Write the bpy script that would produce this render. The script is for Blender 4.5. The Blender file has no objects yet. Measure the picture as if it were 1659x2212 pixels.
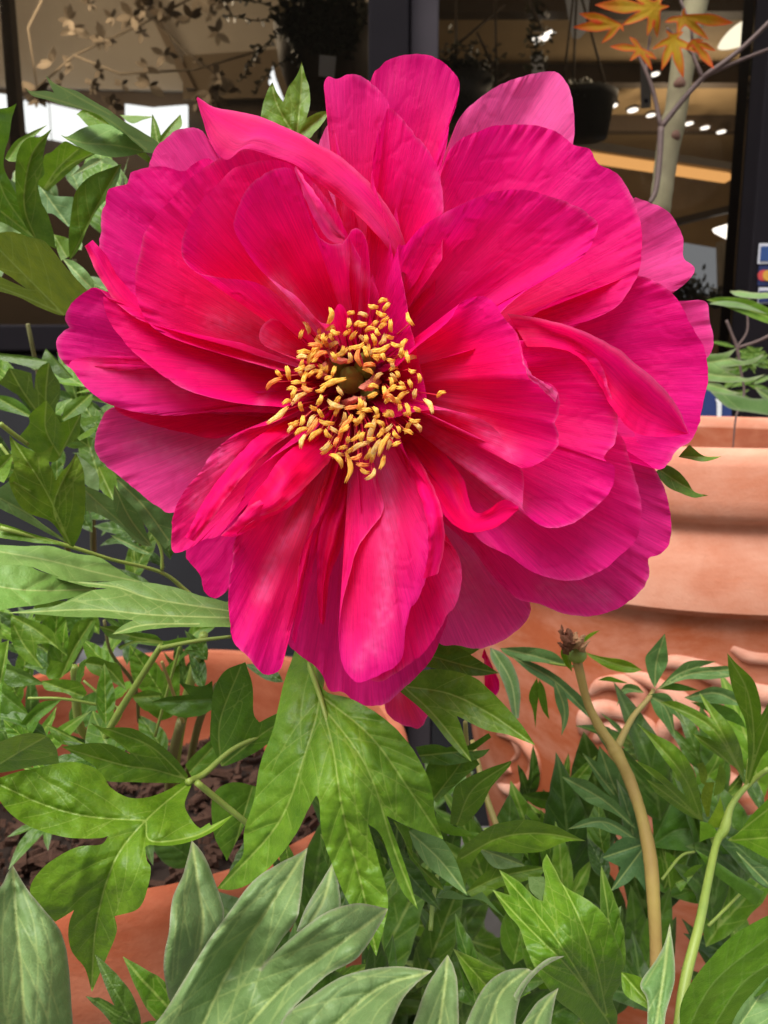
import bpy, bmesh, math, random
import numpy as np
from mathutils import Vector, Matrix
from mathutils.geometry import delaunay_2d_cdt

# ------------------------------------------------------------------ camera, sky, sun, exposure
S = bpy.context.scene
PITCH = math.radians(10)
CAMZ = 0.80
FPX = 1664.0                      # focal length in units of the 1659 px wide picture
cd = bpy.data.cameras.new('camera'); cam = bpy.data.objects.new('camera', cd); S.collection.objects.link(cam)
cam.location = (0, 0, CAMZ); cam.rotation_euler = (math.pi/2 - PITCH, 0, 0)
cd.sensor_fit = 'HORIZONTAL'; cd.sensor_width = 36; cd.lens = 36*FPX/1659.0
cd.clip_start = 0.01; cd.clip_end = 400
cd.dof.use_dof = True; cd.dof.focus_distance = 0.235; cd.dof.aperture_fstop = 32
S.camera = cam
S.render.resolution_x, S.render.resolution_y = 768, 1024
W = bpy.data.worlds.new('World'); S.world = W; W.use_nodes = True
nt = W.node_tree; nt.nodes.clear()
sky = nt.nodes.new('ShaderNodeTexSky'); sky.sky_type = 'NISHITA'; sky.sun_disc = False
SUN_EL, SUN_AZ = math.radians(62), math.radians(215)
sky.sun_elevation = SUN_EL; sky.sun_rotation = SUN_AZ
sky.air_density = 1.3; sky.dust_density = 3.0
hs = nt.nodes.new('ShaderNodeHueSaturation'); hs.inputs['Saturation'].default_value = 0.35
bg = nt.nodes.new('ShaderNodeBackground'); bg.inputs['Strength'].default_value = 0.12
wo = nt.nodes.new('ShaderNodeOutputWorld')
nt.links.new(sky.outputs[0], hs.inputs['Color']); nt.links.new(hs.outputs[0], bg.inputs[0]); nt.links.new(bg.outputs[0], wo.inputs[0])
sl = bpy.data.lights.new('sun', 'SUN'); sl.energy = 1.35; sl.angle = math.radians(38); sl.color = (1.0, 0.965, 0.92)
sun = bpy.data.objects.new('sun', sl); S.collection.objects.link(sun)
sd = Vector((math.sin(SUN_AZ)*math.cos(SUN_EL), math.cos(SUN_AZ)*math.cos(SUN_EL), math.sin(SUN_EL)))
sun.rotation_euler = sd.to_track_quat('Z', 'Y').to_euler()
S.view_settings.view_transform = 'Standard'; S.view_settings.look = 'None'
S.view_settings.exposure = 1.36; S.view_settings.gamma = 1
S.cycles.use_denoising = True
S.cycles.max_bounces = 8; S.cycles.transparent_max_bounces = 12
S.cycles.sample_clamp_indirect = 6
random.seed(7); rng = np.random.default_rng(7)

# ------------------------------------------------------------------ helpers
D0 = 0.238
FW = np.array([0, math.cos(PITCH), -math.sin(PITCH)]); UPV = np.array([0, math.sin(PITCH), math.cos(PITCH)])
RT = np.array([1.0, 0, 0]); CP = np.array([0, 0, CAMZ])

def P(x, y, z=0.0):
    """picture unit (x,y) at z millimetres in front of the blossom's plane -> world point"""
    D = D0 - z/1000.0
    return CP + D*(FW + (x-829.5)/FPX*RT - (y-1106)/FPX*UPV)

def PA(xy, z):
    xy = np.asarray(xy, float); D = (D0 - np.asarray(z, float)/1000.0)[:, None]
    return CP + D*(FW + ((xy[:, :1]-829.5)/FPX)*RT - ((xy[:, 1:2]-1106)/FPX)*UPV)

def PY(x, y, Y):
    d = FW + (x-829.5)/FPX*RT - (y-1106)/FPX*UPV
    return CP + d*(Y/d[1])

def link(name, me, mat=None, parent=None):
    o = bpy.data.objects.new(name, me); S.collection.objects.link(o)
    if mat is not None:
        me.materials.append(mat)
    if parent is not None:
        o.parent = parent; o.matrix_parent_inverse = Matrix.Translation(-Vector(parent.location))
    return o

def tag(o, label=None, cat=None, group=None, kind=None):
    for k, v in (('label', label), ('category', cat), ('group', group), ('kind', kind)):
        if v: o[k] = v
    return o

def thing(name, label, cat, loc=(0, 0, 0), group=None):
    o = bpy.data.objects.new(name, None); S.collection.objects.link(o); o.location = loc
    o.empty_display_size = 0.05
    return tag(o, label, cat, group)

def mesh(name, verts, faces, smooth=True):
    me = bpy.data.meshes.new(name)
    me.from_pydata([tuple(map(float, v)) for v in verts], [], [tuple(int(i) for i in f) for f in faces])
    if smooth:
        me.polygons.foreach_set('use_smooth', [True]*len(me.polygons))
    me.update(); return me

def fattr(me, name, vals):
    a = me.attributes.new(name, 'FLOAT', 'POINT'); a.data.foreach_set('value', np.asarray(vals, np.float32))
def cattr(me, name, cols):
    a = me.attributes.new(name, 'FLOAT_COLOR', 'POINT')
    c = np.ones((len(cols), 4), np.float32); c[:, :3] = cols; a.data.foreach_set('color', c.ravel())
def vattr(me, name, vec):
    a = me.attributes.new(name, 'FLOAT_VECTOR', 'POINT'); a.data.foreach_set('vector', np.asarray(vec, np.float32).ravel())

def catmull(pts, n_per=None, step=None, closed=False):
    p = np.asarray(pts, float)
    q = np.vstack([p[-1], p, p[0], p[1]]) if closed else np.vstack([2*p[0]-p[1], p, 2*p[-1]-p[-2]])
    out = []
    m = len(p) if closed else len(p)-1
    for i in range(m):
        a, b, c, d = q[i], q[i+1], q[i+2], q[i+3]
        n = n_per or max(1, int(round(np.linalg.norm((c-b)[:2])/step)))
        t = (np.arange(n)/n)[:, None]
        out.append(0.5*((2*b)+(-a+c)*t+(2*a-5*b+4*c-d)*t*t+(-a+3*b-3*c+d)*t**3))
    if not closed: out.append(p[-1:])
    return np.vstack(out)

def resample(c, n, dims=2):
    d = np.r_[0, np.cumsum(np.linalg.norm(np.diff(c[:, :dims], axis=0), axis=1))]
    s = np.linspace(0, d[-1], n)
    return np.stack([np.interp(s, d, c[:, k]) for k in range(c.shape[1])], 1)

def noise1(x, seed, oct=3):
    r = np.random.default_rng(seed); y = np.zeros_like(x, dtype=float); a = 1.0; f = 1.0; tot = 0
    for _ in range(oct):
        tab = r.uniform(-1, 1, 512); xi = x*f+r.uniform(0, 50); i = np.floor(xi).astype(int); t = xi-i; t = t*t*(3-2*t)
        y += a*(tab[i % 512]*(1-t)+tab[(i+1) % 512]*t); tot += a; a *= .5; f *= 2.1
    return y/tot

def noise2(x, y, seed):
    r = np.random.default_rng(seed); tab = r.uniform(-1, 1, (64, 64))
    i = np.floor(x).astype(int); j = np.floor(y).astype(int); t = x-i; u = y-j; t = t*t*(3-2*t); u = u*u*(3-2*u)
    g = lambda a, b: tab[a % 64, b % 64]
    return (g(i, j)*(1-t)+g(i+1, j)*t)*(1-u)+(g(i, j+1)*(1-t)+g(i+1, j+1)*t)*u

def tube_mesh(name, pts, rad, sides=8, cap=True):
    pts = np.asarray(pts, float); n = len(pts)
    rad = np.broadcast_to(np.asarray(rad, float), (n,))
    V = []; F = []
    tan = np.gradient(pts, axis=0); tan /= np.linalg.norm(tan, axis=1)[:, None]+1e-12
    ref = np.array([0.31, 0.2, 0.93]); u = np.cross(tan[0], ref); u /= np.linalg.norm(u)
    for i in range(n):
        u = u-tan[i]*np.dot(u, tan[i]); u /= np.linalg.norm(u)+1e-12; v = np.cross(tan[i], u)
        for k in range(sides):
            a = 2*math.pi*k/sides; V.append(pts[i]+rad[i]*(math.cos(a)*u+math.sin(a)*v))
    for i in range(n-1):
        for k in range(sides):
            a = i*sides+k; b = i*sides+(k+1) % sides; F.append((a, b, b+sides, a+sides))
    if cap:
        F.append(tuple(range(sides))[::-1]); F.append(tuple((n-1)*sides+k for k in range(sides)))
    return mesh(name, V, F)

def stem(name, pts, mat, parent, sides=9, n=None):
    """pts rows: x, y, z(mm), radius(mm)"""
    c = catmull(pts, n_per=n or 6)
    w = PA(c[:, :2], c[:, 2])
    r = c[:, 3]/1000*(.62 if name == 'stem' else 1)*(1+.05*noise1(np.arange(len(c))*.7, len(c), 2))
    return link(name, tube_mesh(name, w, r, sides), mat, parent)

def boxm(V, F, a, b):
    i = len(V)
    for z in (a[2], b[2]):
        V += [(a[0], a[1], z), (b[0], a[1], z), (b[0], b[1], z), (a[0], b[1], z)]
    F += [(i, i+3, i+2, i+1), (i+4, i+5, i+6, i+7), (i, i+1, i+5, i+4), (i+1, i+2, i+6, i+5), (i+2, i+3, i+7, i+6), (i+3, i, i+4, i+7)]

def box(name, a, b, mat, parent=None, bevel=0.0):
    V = []; F = []; boxm(V, F, a, b); o = link(name, mesh(name, V, F, False), mat, parent)
    if bevel:
        m = o.modifiers.new('b', 'BEVEL'); m.width = bevel; m.segments = 2
    return o

# ------------------------------------------------------------------ materials
def newmat(name):
    m = bpy.data.materials.new(name); m.use_nodes = True; n = m.node_tree; n.nodes.clear()
    return m, n, n.nodes.new('ShaderNodeOutputMaterial')
def N(n, t, **kw):
    x = n.nodes.new(t)
    for k, v in kw.items():
        if k in x.inputs: x.inputs[k].default_value = v
        else: setattr(x, k, v)
    return x

def simple(name, col, rough=0.6, spec=0.4, var=0.25, scale=8, bump=0.15, metal=0.0, col2=None, emit=None, estr=0):
    m, n, out = newmat(name)
    b = N(n, 'ShaderNodeBsdfPrincipled', Roughness=rough, Metallic=metal); b.inputs['Specular IOR Level'].default_value = spec
    tc = N(n, 'ShaderNodeTexCoord'); nz = N(n, 'ShaderNodeTexNoise', Scale=scale, Detail=8.0, Roughness=0.6)
    n.links.new(tc.outputs['Object'], nz.inputs['Vector'])
    cr = N(n, 'ShaderNodeMix', data_type='RGBA'); c2 = col2 or tuple(c*(1-var) for c in col)
    cr.inputs[6].default_value = (*c2, 1); cr.inputs[7].default_value = (*[min(1, c*(1+var*.5)) for c in col], 1)
    n.links.new(nz.outputs['Fac'], cr.inputs[0]); n.links.new(cr.outputs[2], b.inputs['Base Color'])
    if bump:
        bp = N(n, 'ShaderNodeBump', Strength=bump, Distance=0.002); n.links.new(nz.outputs['Fac'], bp.inputs['Height']); n.links.new(bp.outputs[0], b.inputs['Normal'])
    if emit:
        b.inputs['Emission Color'].default_value = (*emit, 1); b.inputs['Emission Strength'].default_value = estr
    n.links.new(b.outputs[0], out.inputs[0]); return m

def petal_material():
    m, n, out = newmat('petal'); L = n.links
    ac = N(n, 'ShaderNodeAttribute', attribute_name='Col'); uv = N(n, 'ShaderNodeAttribute', attribute_name='st')
    mp = N(n, 'ShaderNodeMapping'); mp.inputs['Scale'].default_value = (1.0, 0.05, 1)
    L.new(uv.outputs['Vector'], mp.inputs['Vector'])
    n1 = N(n, 'ShaderNodeTexNoise', Scale=13.0, Detail=5.0, Roughness=0.65, Distortion=0.2); L.new(mp.outputs[0], n1.inputs['Vector'])
    n2 = N(n, 'ShaderNodeTexNoise', Scale=0.55, Detail=3.0); mp2 = N(n, 'ShaderNodeMapping'); mp2.inputs['Scale'].default_value = (1, .35, 1)
    L.new(uv.outputs['Vector'], mp2.inputs['Vector']); L.new(mp2.outputs[0], n2.inputs['Vector'])
    r1 = N(n, 'ShaderNodeMapRange'); r1.inputs[1].default_value = .3; r1.inputs[2].default_value = .7; r1.inputs[3].default_value = 0.83; r1.inputs[4].default_value = 1.12
    L.new(n1.outputs['Fac'], r1.inputs[0])
    mul = N(n, 'ShaderNodeMix', data_type='RGBA', blend_type='MULTIPLY'); mul.inputs[0].default_value = 1
    L.new(ac.outputs['Color'], mul.inputs[6]); L.new(r1.outputs[0], mul.inputs[7])
    # pale blotchy streaks
    r2 = N(n, 'ShaderNodeMapRange'); r2.inputs[1].default_value = .55; r2.inputs[2].default_value = .8; r2.inputs[3].default_value = 0; r2.inputs[4].default_value = .16
    L.new(n2.outputs['Fac'], r2.inputs[0])
    pale = N(n, 'ShaderNodeMix', data_type='RGBA'); pale.inputs[7].default_value = (0.92, 0.045, 0.33, 1)
    L.new(r2.outputs[0], pale.inputs[0]); L.new(mul.outputs[2], pale.inputs[6])
    b = N(n, 'ShaderNodeBsdfPrincipled', Roughness=0.5); b.inputs['Specular IOR Level'].default_value = 0.10
    b.inputs['Sheen Weight'].default_value = 0.0; b.inputs['Sheen Roughness'].default_value = 0.4; b.inputs['Sheen Tint'].default_value = (1, .55, .8, 1)
    tr = N(n, 'ShaderNodeBsdfTranslucent')
    geo = N(n, 'ShaderNodeNewGeometry'); n3 = N(n, 'ShaderNodeTexNoise', Scale=620.0, Detail=4.0, Roughness=.6, Distortion=1.2); L.new(geo.outputs['Position'], n3.inputs['Vector'])
    b0 = N(n, 'ShaderNodeBump', Strength=0.35, Distance=0.0004); L.new(n3.outputs['Fac'], b0.inputs['Height'])
    bp = N(n, 'ShaderNodeBump', Strength=0.55, Distance=0.0004); L.new(n1.outputs['Fac'], bp.inputs['Height']); L.new(b0.outputs[0], bp.inputs['Normal'])
    L.new(bp.outputs[0], b.inputs['Normal'])
    L.new(pale.outputs[2], b.inputs['Base Color']); L.new(pale.outputs[2], tr.inputs['Color'])
    mx = N(n, 'ShaderNodeMixShader'); mx.inputs[0].default_value = 0.5
    L.new(b.outputs[0], mx.inputs[1]); L.new(tr.outputs[0], mx.inputs[2]); L.new(mx.outputs[0], out.inputs[0])
    return m

def leaf_material(name, base, dark, veinc, backc, edgec, rough=0.42, spec=0.36, trans=0.28):
    m, n, out = newmat(name); L = n.links
    vd = N(n, 'ShaderNodeAttribute', attribute_name='vd'); sd2 = N(n, 'ShaderNodeAttribute', attribute_name='sd'); ed = N(n, 'ShaderNodeAttribute', attribute_name='edge')
    oi = N(n, 'ShaderNodeObjectInfo'); tc = N(n, 'ShaderNodeTexCoord'); geo = N(n, 'ShaderNodeNewGeometry')
    nz = N(n, 'ShaderNodeTexNoise', Scale=90.0, Detail=7.0, Roughness=.7); L.new(geo.outputs['Position'], nz.inputs['Vector'])
    nf = N(n, 'ShaderNodeTexNoise', Scale=900.0, Detail=3.0); L.new(geo.outputs['Position'], nf.inputs['Vector'])
    vo = N(n, 'ShaderNodeTexVoronoi', feature='DISTANCE_TO_EDGE', Scale=330.0); L.new(geo.outputs['Position'], vo.inputs['Vector'])
    vr = N(n, 'ShaderNodeMapRange'); vr.inputs[1].default_value = 0; vr.inputs[2].default_value = .07; vr.inputs[3].default_value = .13; vr.inputs[4].default_value = 0
    L.new(vo.outputs[0], vr.inputs[0])
    c1 = N(n, 'ShaderNodeMix', data_type='RGBA'); c1.inputs[6].default_value = (*dark, 1); c1.inputs[7].default_value = (*base, 1)
    rr = N(n, 'ShaderNodeMapRange'); rr.inputs[1].default_value = .32; rr.inputs[2].default_value = .68; L.new(nz.outputs['Fac'], rr.inputs[0]); L.new(rr.outputs[0], c1.inputs[0])
    mu = N(n, 'ShaderNodeMix', data_type='RGBA', blend_type='MULTIPLY'); mu.inputs[0].default_value = 1
    L.new(c1.outputs[2], mu.inputs[6]); L.new(oi.outputs['Color'], mu.inputs[7])
    bk = N(n, 'ShaderNodeMix', data_type='RGBA'); bk.inputs[7].default_value = (*backc, 1)
    L.new(geo.outputs['Backfacing'], bk.inputs[0]); L.new(mu.outputs[2], bk.inputs[6])
    v1 = N(n, 'ShaderNodeMapRange'); v1.inputs[1].default_value = .5; v1.inputs[2].default_value = 2.6; v1.inputs[3].default_value = 1; v1.inputs[4].default_value = 0; L.new(vd.outputs['Fac'], v1.inputs[0])
    v2_ = N(n, 'ShaderNodeMapRange'); v2_.inputs[1].default_value = .2; v2_.inputs[2].default_value = 1.5; v2_.inputs[3].default_value = .5; v2_.inputs[4].default_value = 0; L.new(sd2.outputs['Fac'], v2_.inputs[0])
    vx = N(n, 'ShaderNodeMath', operation='MAXIMUM'); L.new(v1.outputs[0], vx.inputs[0]); L.new(v2_.outputs[0], vx.inputs[1])
    va = N(n, 'ShaderNodeMath', operation='MAXIMUM'); L.new(vx.outputs[0], va.inputs[0]); L.new(vr.outputs[0], va.inputs[1])
    vm = N(n, 'ShaderNodeMath', operation='MULTIPLY'); vm.inputs[1].default_value = .56; L.new(va.outputs[0], vm.inputs[0])
    c2 = N(n, 'ShaderNodeMix', data_type='RGBA'); c2.inputs[7].default_value = (*veinc, 1)
    L.new(vm.outputs[0], c2.inputs[0]); L.new(bk.outputs[2], c2.inputs[6])
    c3 = N(n, 'ShaderNodeMix', data_type='RGBA'); c3.inputs[7].default_value = (*edgec, 1)
    L.new(ed.outputs['Fac'], c3.inputs[0]); L.new(c2.outputs[2], c3.inputs[6])
    b = N(n, 'ShaderNodeBsdfPrincipled', Roughness=rough); b.inputs['Specular IOR Level'].default_value = spec
    rn = N(n, 'ShaderNodeMapRange'); rn.inputs[3].default_value = rough-.1; rn.inputs[4].default_value = rough+.18; L.new(nz.outputs['Fac'], rn.inputs[0]); L.new(rn.outputs[0], b.inputs['Roughness'])
    bp = N(n, 'ShaderNodeBump', Strength=0.35, Distance=0.0006); L.new(nf.outputs['Fac'], bp.inputs['Height'])
    b2 = N(n, 'ShaderNodeBump', Strength=0.35, Distance=0.0009); L.new(vr.outputs[0], b2.inputs['Height']); b2.invert = True
    L.new(bp.outputs[0], b2.inputs['Normal']); L.new(b2.outputs[0], b.inputs['Normal'])
    tr = N(n, 'ShaderNodeBsdfTranslucent'); L.new(c3.outputs[2], tr.inputs['Color']); L.new(c3.outputs[2], b.inputs['Base Color'])
    mx = N(n, 'ShaderNodeMixShader'); mx.inputs[0].default_value = trans
    L.new(b.outputs[0], mx.inputs[1]); L.new(tr.outputs[0], mx.inputs[2]); L.new(mx.outputs[0], out.inputs[0])
    return m

M = {}
M['petal'] = petal_material()
M['leaf'] = leaf_material('leaf_green', (.145, .262, .014), (.072, .162, .007), (.33, .43, .09), (.26, .36, .09), (.22, .28, .08))
M['leaf_grey'] = leaf_material('leaf_grey_green', (.150, .235, .082), (.118, .200, .060), (.38, .45, .15), (.22, .30, .16), (.33, .24, .24), rough=.5, trans=.15)
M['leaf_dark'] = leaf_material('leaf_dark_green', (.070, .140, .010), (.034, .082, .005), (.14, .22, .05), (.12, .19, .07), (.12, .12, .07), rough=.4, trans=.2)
M['leaf_red'] = leaf_material('leaf_maple_red', (.44, .27, .006), (.34, .20, .004), (.50, .26, .01), (.40, .22, .01), (.60, .05, .012), rough=.6, spec=.2, trans=.45)
# ------------------------------------------------------------------ ground, pots, shop front
def lathe(name, prof, c, mat, parent=None, n=96, wob=0.0008, seed=1):
    V = []; F = []
    for i, (r, z) in enumerate(prof):
        for k in range(n):
            a = 2*math.pi*k/n; w = wob*math.sin(3*a+seed+z*40)+wob*.5*math.sin(7*a+z*90)
            V.append((c[0]+(r+w)*math.cos(a), c[1]+(r+w)*math.sin(a), z))
    for i in range(len(prof)-1):
        for k in range(n):
            a = i*n+k; b = i*n+(k+1) % n; F.append((a, b, b+n, a+n))
    return link(name, mesh(name, V, F), mat, parent)

def terracotta(name, base, pale, amt, stain):
    m, n, out = newmat(name); L = n.links
    tc = N(n, 'ShaderNodeTexCoord')
    mp = N(n, 'ShaderNodeMapping'); mp.inputs['Scale'].default_value = (7, 7, 15); L.new(tc.outputs['Object'], mp.inputs[0])
    a = N(n, 'ShaderNodeTexNoise', Scale=1.2, Detail=9.0, Roughness=.68, Distortion=.3); L.new(mp.outputs[0], a.inputs[0])
    b_ = N(n, 'ShaderNodeTexNoise', Scale=14.0, Detail=6.0, Roughness=.6); L.new(tc.outputs['Object'], b_.inputs[0])
    c = N(n, 'ShaderNodeTexNoise', Scale=450.0, Detail=4.0); L.new(tc.outputs['Object'], c.inputs[0])
    mp3 = N(n, 'ShaderNodeMapping'); mp3.inputs['Scale'].default_value = (4, 4, 300); L.new(tc.outputs['Object'], mp3.inputs[0])
    d = N(n, 'ShaderNodeTexNoise', Scale=1.0, Detail=4.0); L.new(mp3.outputs[0], d.inputs[0])
    r = N(n, 'ShaderNodeMapRange'); r.inputs[1].default_value = .45-amt*.25; r.inputs[2].default_value = .75-amt*.2; L.new(a.outputs['Fac'], r.inputs[0])
    m1 = N(n, 'ShaderNodeMix', data_type='RGBA'); m1.inputs[6].default_value = (*base, 1); m1.inputs[7].default_value = (*pale, 1); L.new(r.outputs[0], m1.inputs[0])
    r2 = N(n, 'ShaderNodeMapRange'); r2.inputs[1].default_value = .52; r2.inputs[2].default_value = .72; r2.inputs[4].default_value = .75; L.new(b_.outputs['Fac'], r2.inputs[0])
    m2 = N(n, 'ShaderNodeMix', data_type='RGBA'); m2.inputs[7].default_value = (*stain, 1); L.new(r2.outputs[0], m2.inputs[0]); L.new(m1.outputs[2], m2.inputs[6])
    vo = N(n, 'ShaderNodeTexVoronoi', Scale=60.0); L.new(tc.outputs['Object'], vo.inputs['Vector'])
    r3 = N(n, 'ShaderNodeMapRange'); r3.inputs[1].default_value = .0; r3.inputs[2].default_value = .07; r3.inputs[3].default_value = .5; r3.inputs[4].default_value = 0; L.new(vo.outputs[0], r3.inputs[0])
    m3 = N(n, 'ShaderNodeMix', data_type='RGBA'); m3.inputs[7].default_value = (.34, .13, .07, 1); L.new(r3.outputs[0], m3.inputs[0]); L.new(m2.outputs[2], m3.inputs[6])
    b = N(n, 'ShaderNodeBsdfPrincipled', Roughness=.82); b.inputs['Specular IOR Level'].default_value = .25; L.new(m3.outputs[2], b.inputs['Base Color'])
    bp = N(n, 'ShaderNodeBump', Strength=.35, Distance=.0008); L.new(c.outputs['Fac'], bp.inputs['Height'])
    b2 = N(n, 'ShaderNodeBump', Strength=.15, Distance=.0006); L.new(d.outputs['Fac'], b2.inputs['Height']); L.new(bp.outputs[0], b2.inputs['Normal']); L.new(b2.outputs[0], b.inputs['Normal'])
    L.new(b.outputs[0], out.inputs[0]); return m

M['tc_near'] = terracotta('terracotta_near', (.36, .088, .036), (.50, .20, .115), .15, (.28, .060, .024))
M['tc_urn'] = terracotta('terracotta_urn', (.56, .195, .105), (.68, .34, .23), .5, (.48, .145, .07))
M['tc_shaded'] = terracotta('terracotta_shaded', (.25, .058, .022), (.36, .12, .06), .1, (.17, .040, .016))  # darker clay: shade inside the near pot put into its colour
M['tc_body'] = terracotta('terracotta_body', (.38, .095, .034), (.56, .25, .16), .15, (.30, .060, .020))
M['tc_relief'] = terracotta('terracotta_relief', (.44, .13, .06), (.66, .38, .28), .45, (.34, .080, .03))
M['soil'] = simple('soil', (.028, .018, .013), .9, .2, .5, 60, .6)
M['bark'] = simple('bark_chip', (.085, .042, .026), .9, .15, .5, 220, .9, col2=(.016, .010, .008))
M['black_plastic'] = simple('black_plastic', (.018, .018, .020), .45, .4, .3, 90, .1)
M['ground'] = simple('ground', (.16, .15, .14), .9, .2, .4, 20, .4)
M['frame_dark'] = simple('frame_dark', (.010, .008, .010), .75, .08, .3, 12, .05)
M['frame_grey'] = simple('frame_grey', (.050, .042, .048), .7, .12, .25, 14, .05)
M['plinth'] = simple('plinth', (.022, .022, .025), .6, .3, .4, 10, .1)

g = link('ground', mesh('ground', [(-60, -60, 0), (60, -60, 0), (60, 60, 0), (-60, 60, 0)], [(0, 1, 2, 3)], False), M['ground']); tag(g, kind='structure')

# near pot, holding the peony
NC = (-.18, .558); NR = .20; NZ = .524
pot = thing('terracotta_pot', 'plain terracotta pot with a rolled rim holding the peony and dark bark mulch', 'pot', (NC[0], NC[1], 0))
prof = [(.0, .0), (.135, .0), (.14, .01), (.172, .36), (.182, .43), (.183, .437), (.190, .440), (.1945, .448), (.1975, .47), (.1995, .51), (.1985, .519), (.1945, .524), (.186, .524), (.181, .520), (.1795, .512), (.176, .46), (.168, .40), (.0, .40)]
lathe('pot_body', prof[:13], NC, M['tc_near'], pot); lathe('inner_wall', prof[12:], NC, M['tc_shaded'], pot)
soil = lathe('soil', [(.0, .432), (.05, .434), (.1, .431), (.15, .432), (.1735, .428)], NC, M['soil'], pot, wob=.002)
V = []; F = []
for k in range(1100):
    a = random.uniform(0, 6.283); r = .17*math.sqrt(random.random()); L = .003+.024*random.random()**3; w = L*random.uniform(.2, .6); h = random.uniform(.002, .006)
    c = Vector((NC[0]+r*math.cos(a)*.93, NC[1]+r*math.sin(a)*.93, .437+random.uniform(0, .010)))
    R = Matrix.Rotation(random.uniform(0, 6.28), 3, 'Z') @ Matrix.Rotation(random.uniform(-.5, .5), 3, 'X') @ Matrix.Rotation(random.uniform(-.35, .35), 3, 'Y')
    i = len(V)
    for sx, sy, sz in ((-1,-1,-1),(1,-.7,-1),(1,.8,-1),(-1,1,-1),(-.8,-.7,1),(.7,-.8,1),(.9,.6,1),(-.9,.8,1)):
        V.append(c+R @ Vector((sx*L/2*random.uniform(.8, 1.1), sy*w/2*random.uniform(.8, 1.2), sz*h/2)))
    F += [(i, i+3, i+2, i+1), (i+4, i+5, i+6, i+7), (i, i+1, i+5, i+4), (i+1, i+2, i+6, i+5), (i+2, i+3, i+7, i+6), (i+3, i, i+4, i+7)]
mu = link('bark_mulch', mesh('bark_mulch', V, F, False), M['bark'], pot); tag(mu, kind='stuff')

# black nursery pot sunk at the far side of the near pot and one standing behind it
def nursery(c, z0, z1, r, label):
    t = thing('nursery_pot', label, 'pot', (c[0], c[1], z0))
    lathe('pot_body', [(.0, z0), (r*.78, z0), (r*.95, z1-.015), (r*1.03, z1-.014), (r*1.04, z1), (r*.97, z1+.001), (r*.94, z1-.02), (r*.8, z1-.03), (0, z1-.03)], c, M['black_plastic'], t, n=48, wob=.0003)
    return t
nursery((-.42, .98), 0, .40, .13, 'black plastic nursery pot standing behind the near terracotta pot, close to the shop wall')
nursery((-.17, 1.05), 0, .36, .12, 'black plastic nursery pot between the near terracotta pot and the shop plinth')

# the big urn
UC = (.33, .855); UZ = .745
urn = thing('terracotta_urn', 'large pale terracotta urn with banded collar and scrolled relief, planted with a maple', 'urn', (UC[0], UC[1], 0))
up = [(0, 0), (.17, 0), (.175, .03), (.16, .06), (.165, .10), (.185, .18), (.205, .28), (.224, .38), (.238, .47), (.246, .54), (.2485, .59), (.2475, .6035), (.2505, .6055), (.2595, .6065), (.2625, .6115), (.2635, .625), (.2625, .650), (.2600, .672), (.2570, .6785), (.2590, .6835), (.2675, .6870), (.2715, .6935), (.2725, .705), (.2725, .73), (.2715, .739), (.267, .7445), (.261, .745), (.2575, .741), (.2555, .73), (.2510, .66), (.245, .62), (0, .62)]
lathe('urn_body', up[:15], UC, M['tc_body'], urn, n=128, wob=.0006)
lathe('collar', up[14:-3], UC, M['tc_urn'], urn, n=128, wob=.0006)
lathe('inner_wall', up[-4:], UC, M['tc_near'], urn, n=96, wob=.0006)
lathe('soil', [(0, .655), (.1, .658), (.2, .652), (.2495, .650)], UC, M['soil'], urn, n=64, wob=.002)
def on_urn(px, py):
    """where the sight line through a picture point meets the urn's body"""
    d = FW+(px-829.5)/FPX*RT-(py-1106)/FPX*UPV
    R = .245
    for _ in range(6):
        a = d[0]**2+d[1]**2; b = -2*(d[0]*UC[0]+d[1]*UC[1]); c = UC[0]**2+UC[1]**2-R*R
        disc = b*b-4*a*c
        t = (-b-math.sqrt(max(disc, 1e-9)))/(2*a); z = CAMZ+d[2]*t
        R = float(np.interp(z, [p[1] for p in up[1:14]], [p[0] for p in up[1:14]]))
    return CP+d*t
def relief(name, pts, rad, out=.004):
    c = catmull([(x, y, 0) for x, y in pts], n_per=7)[:, :2]
    w = np.array([on_urn(x, y) for x, y in c])
    nrm = w-np.array([UC[0], UC[1], 0]); nrm[:, 2] = 0; nrm /= np.linalg.norm(nrm, axis=1)[:, None]
    w = w-nrm*out*.35
    r = np.interp(np.linspace(0, 1, len(w)), np.linspace(0, 1, len(rad)), rad)/1000
    return link(name, tube_mesh(name, w, r*(1+.07*np.sin(np.arange(len(r))*.5)), 14), M['tc_relief'], urn)
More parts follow.
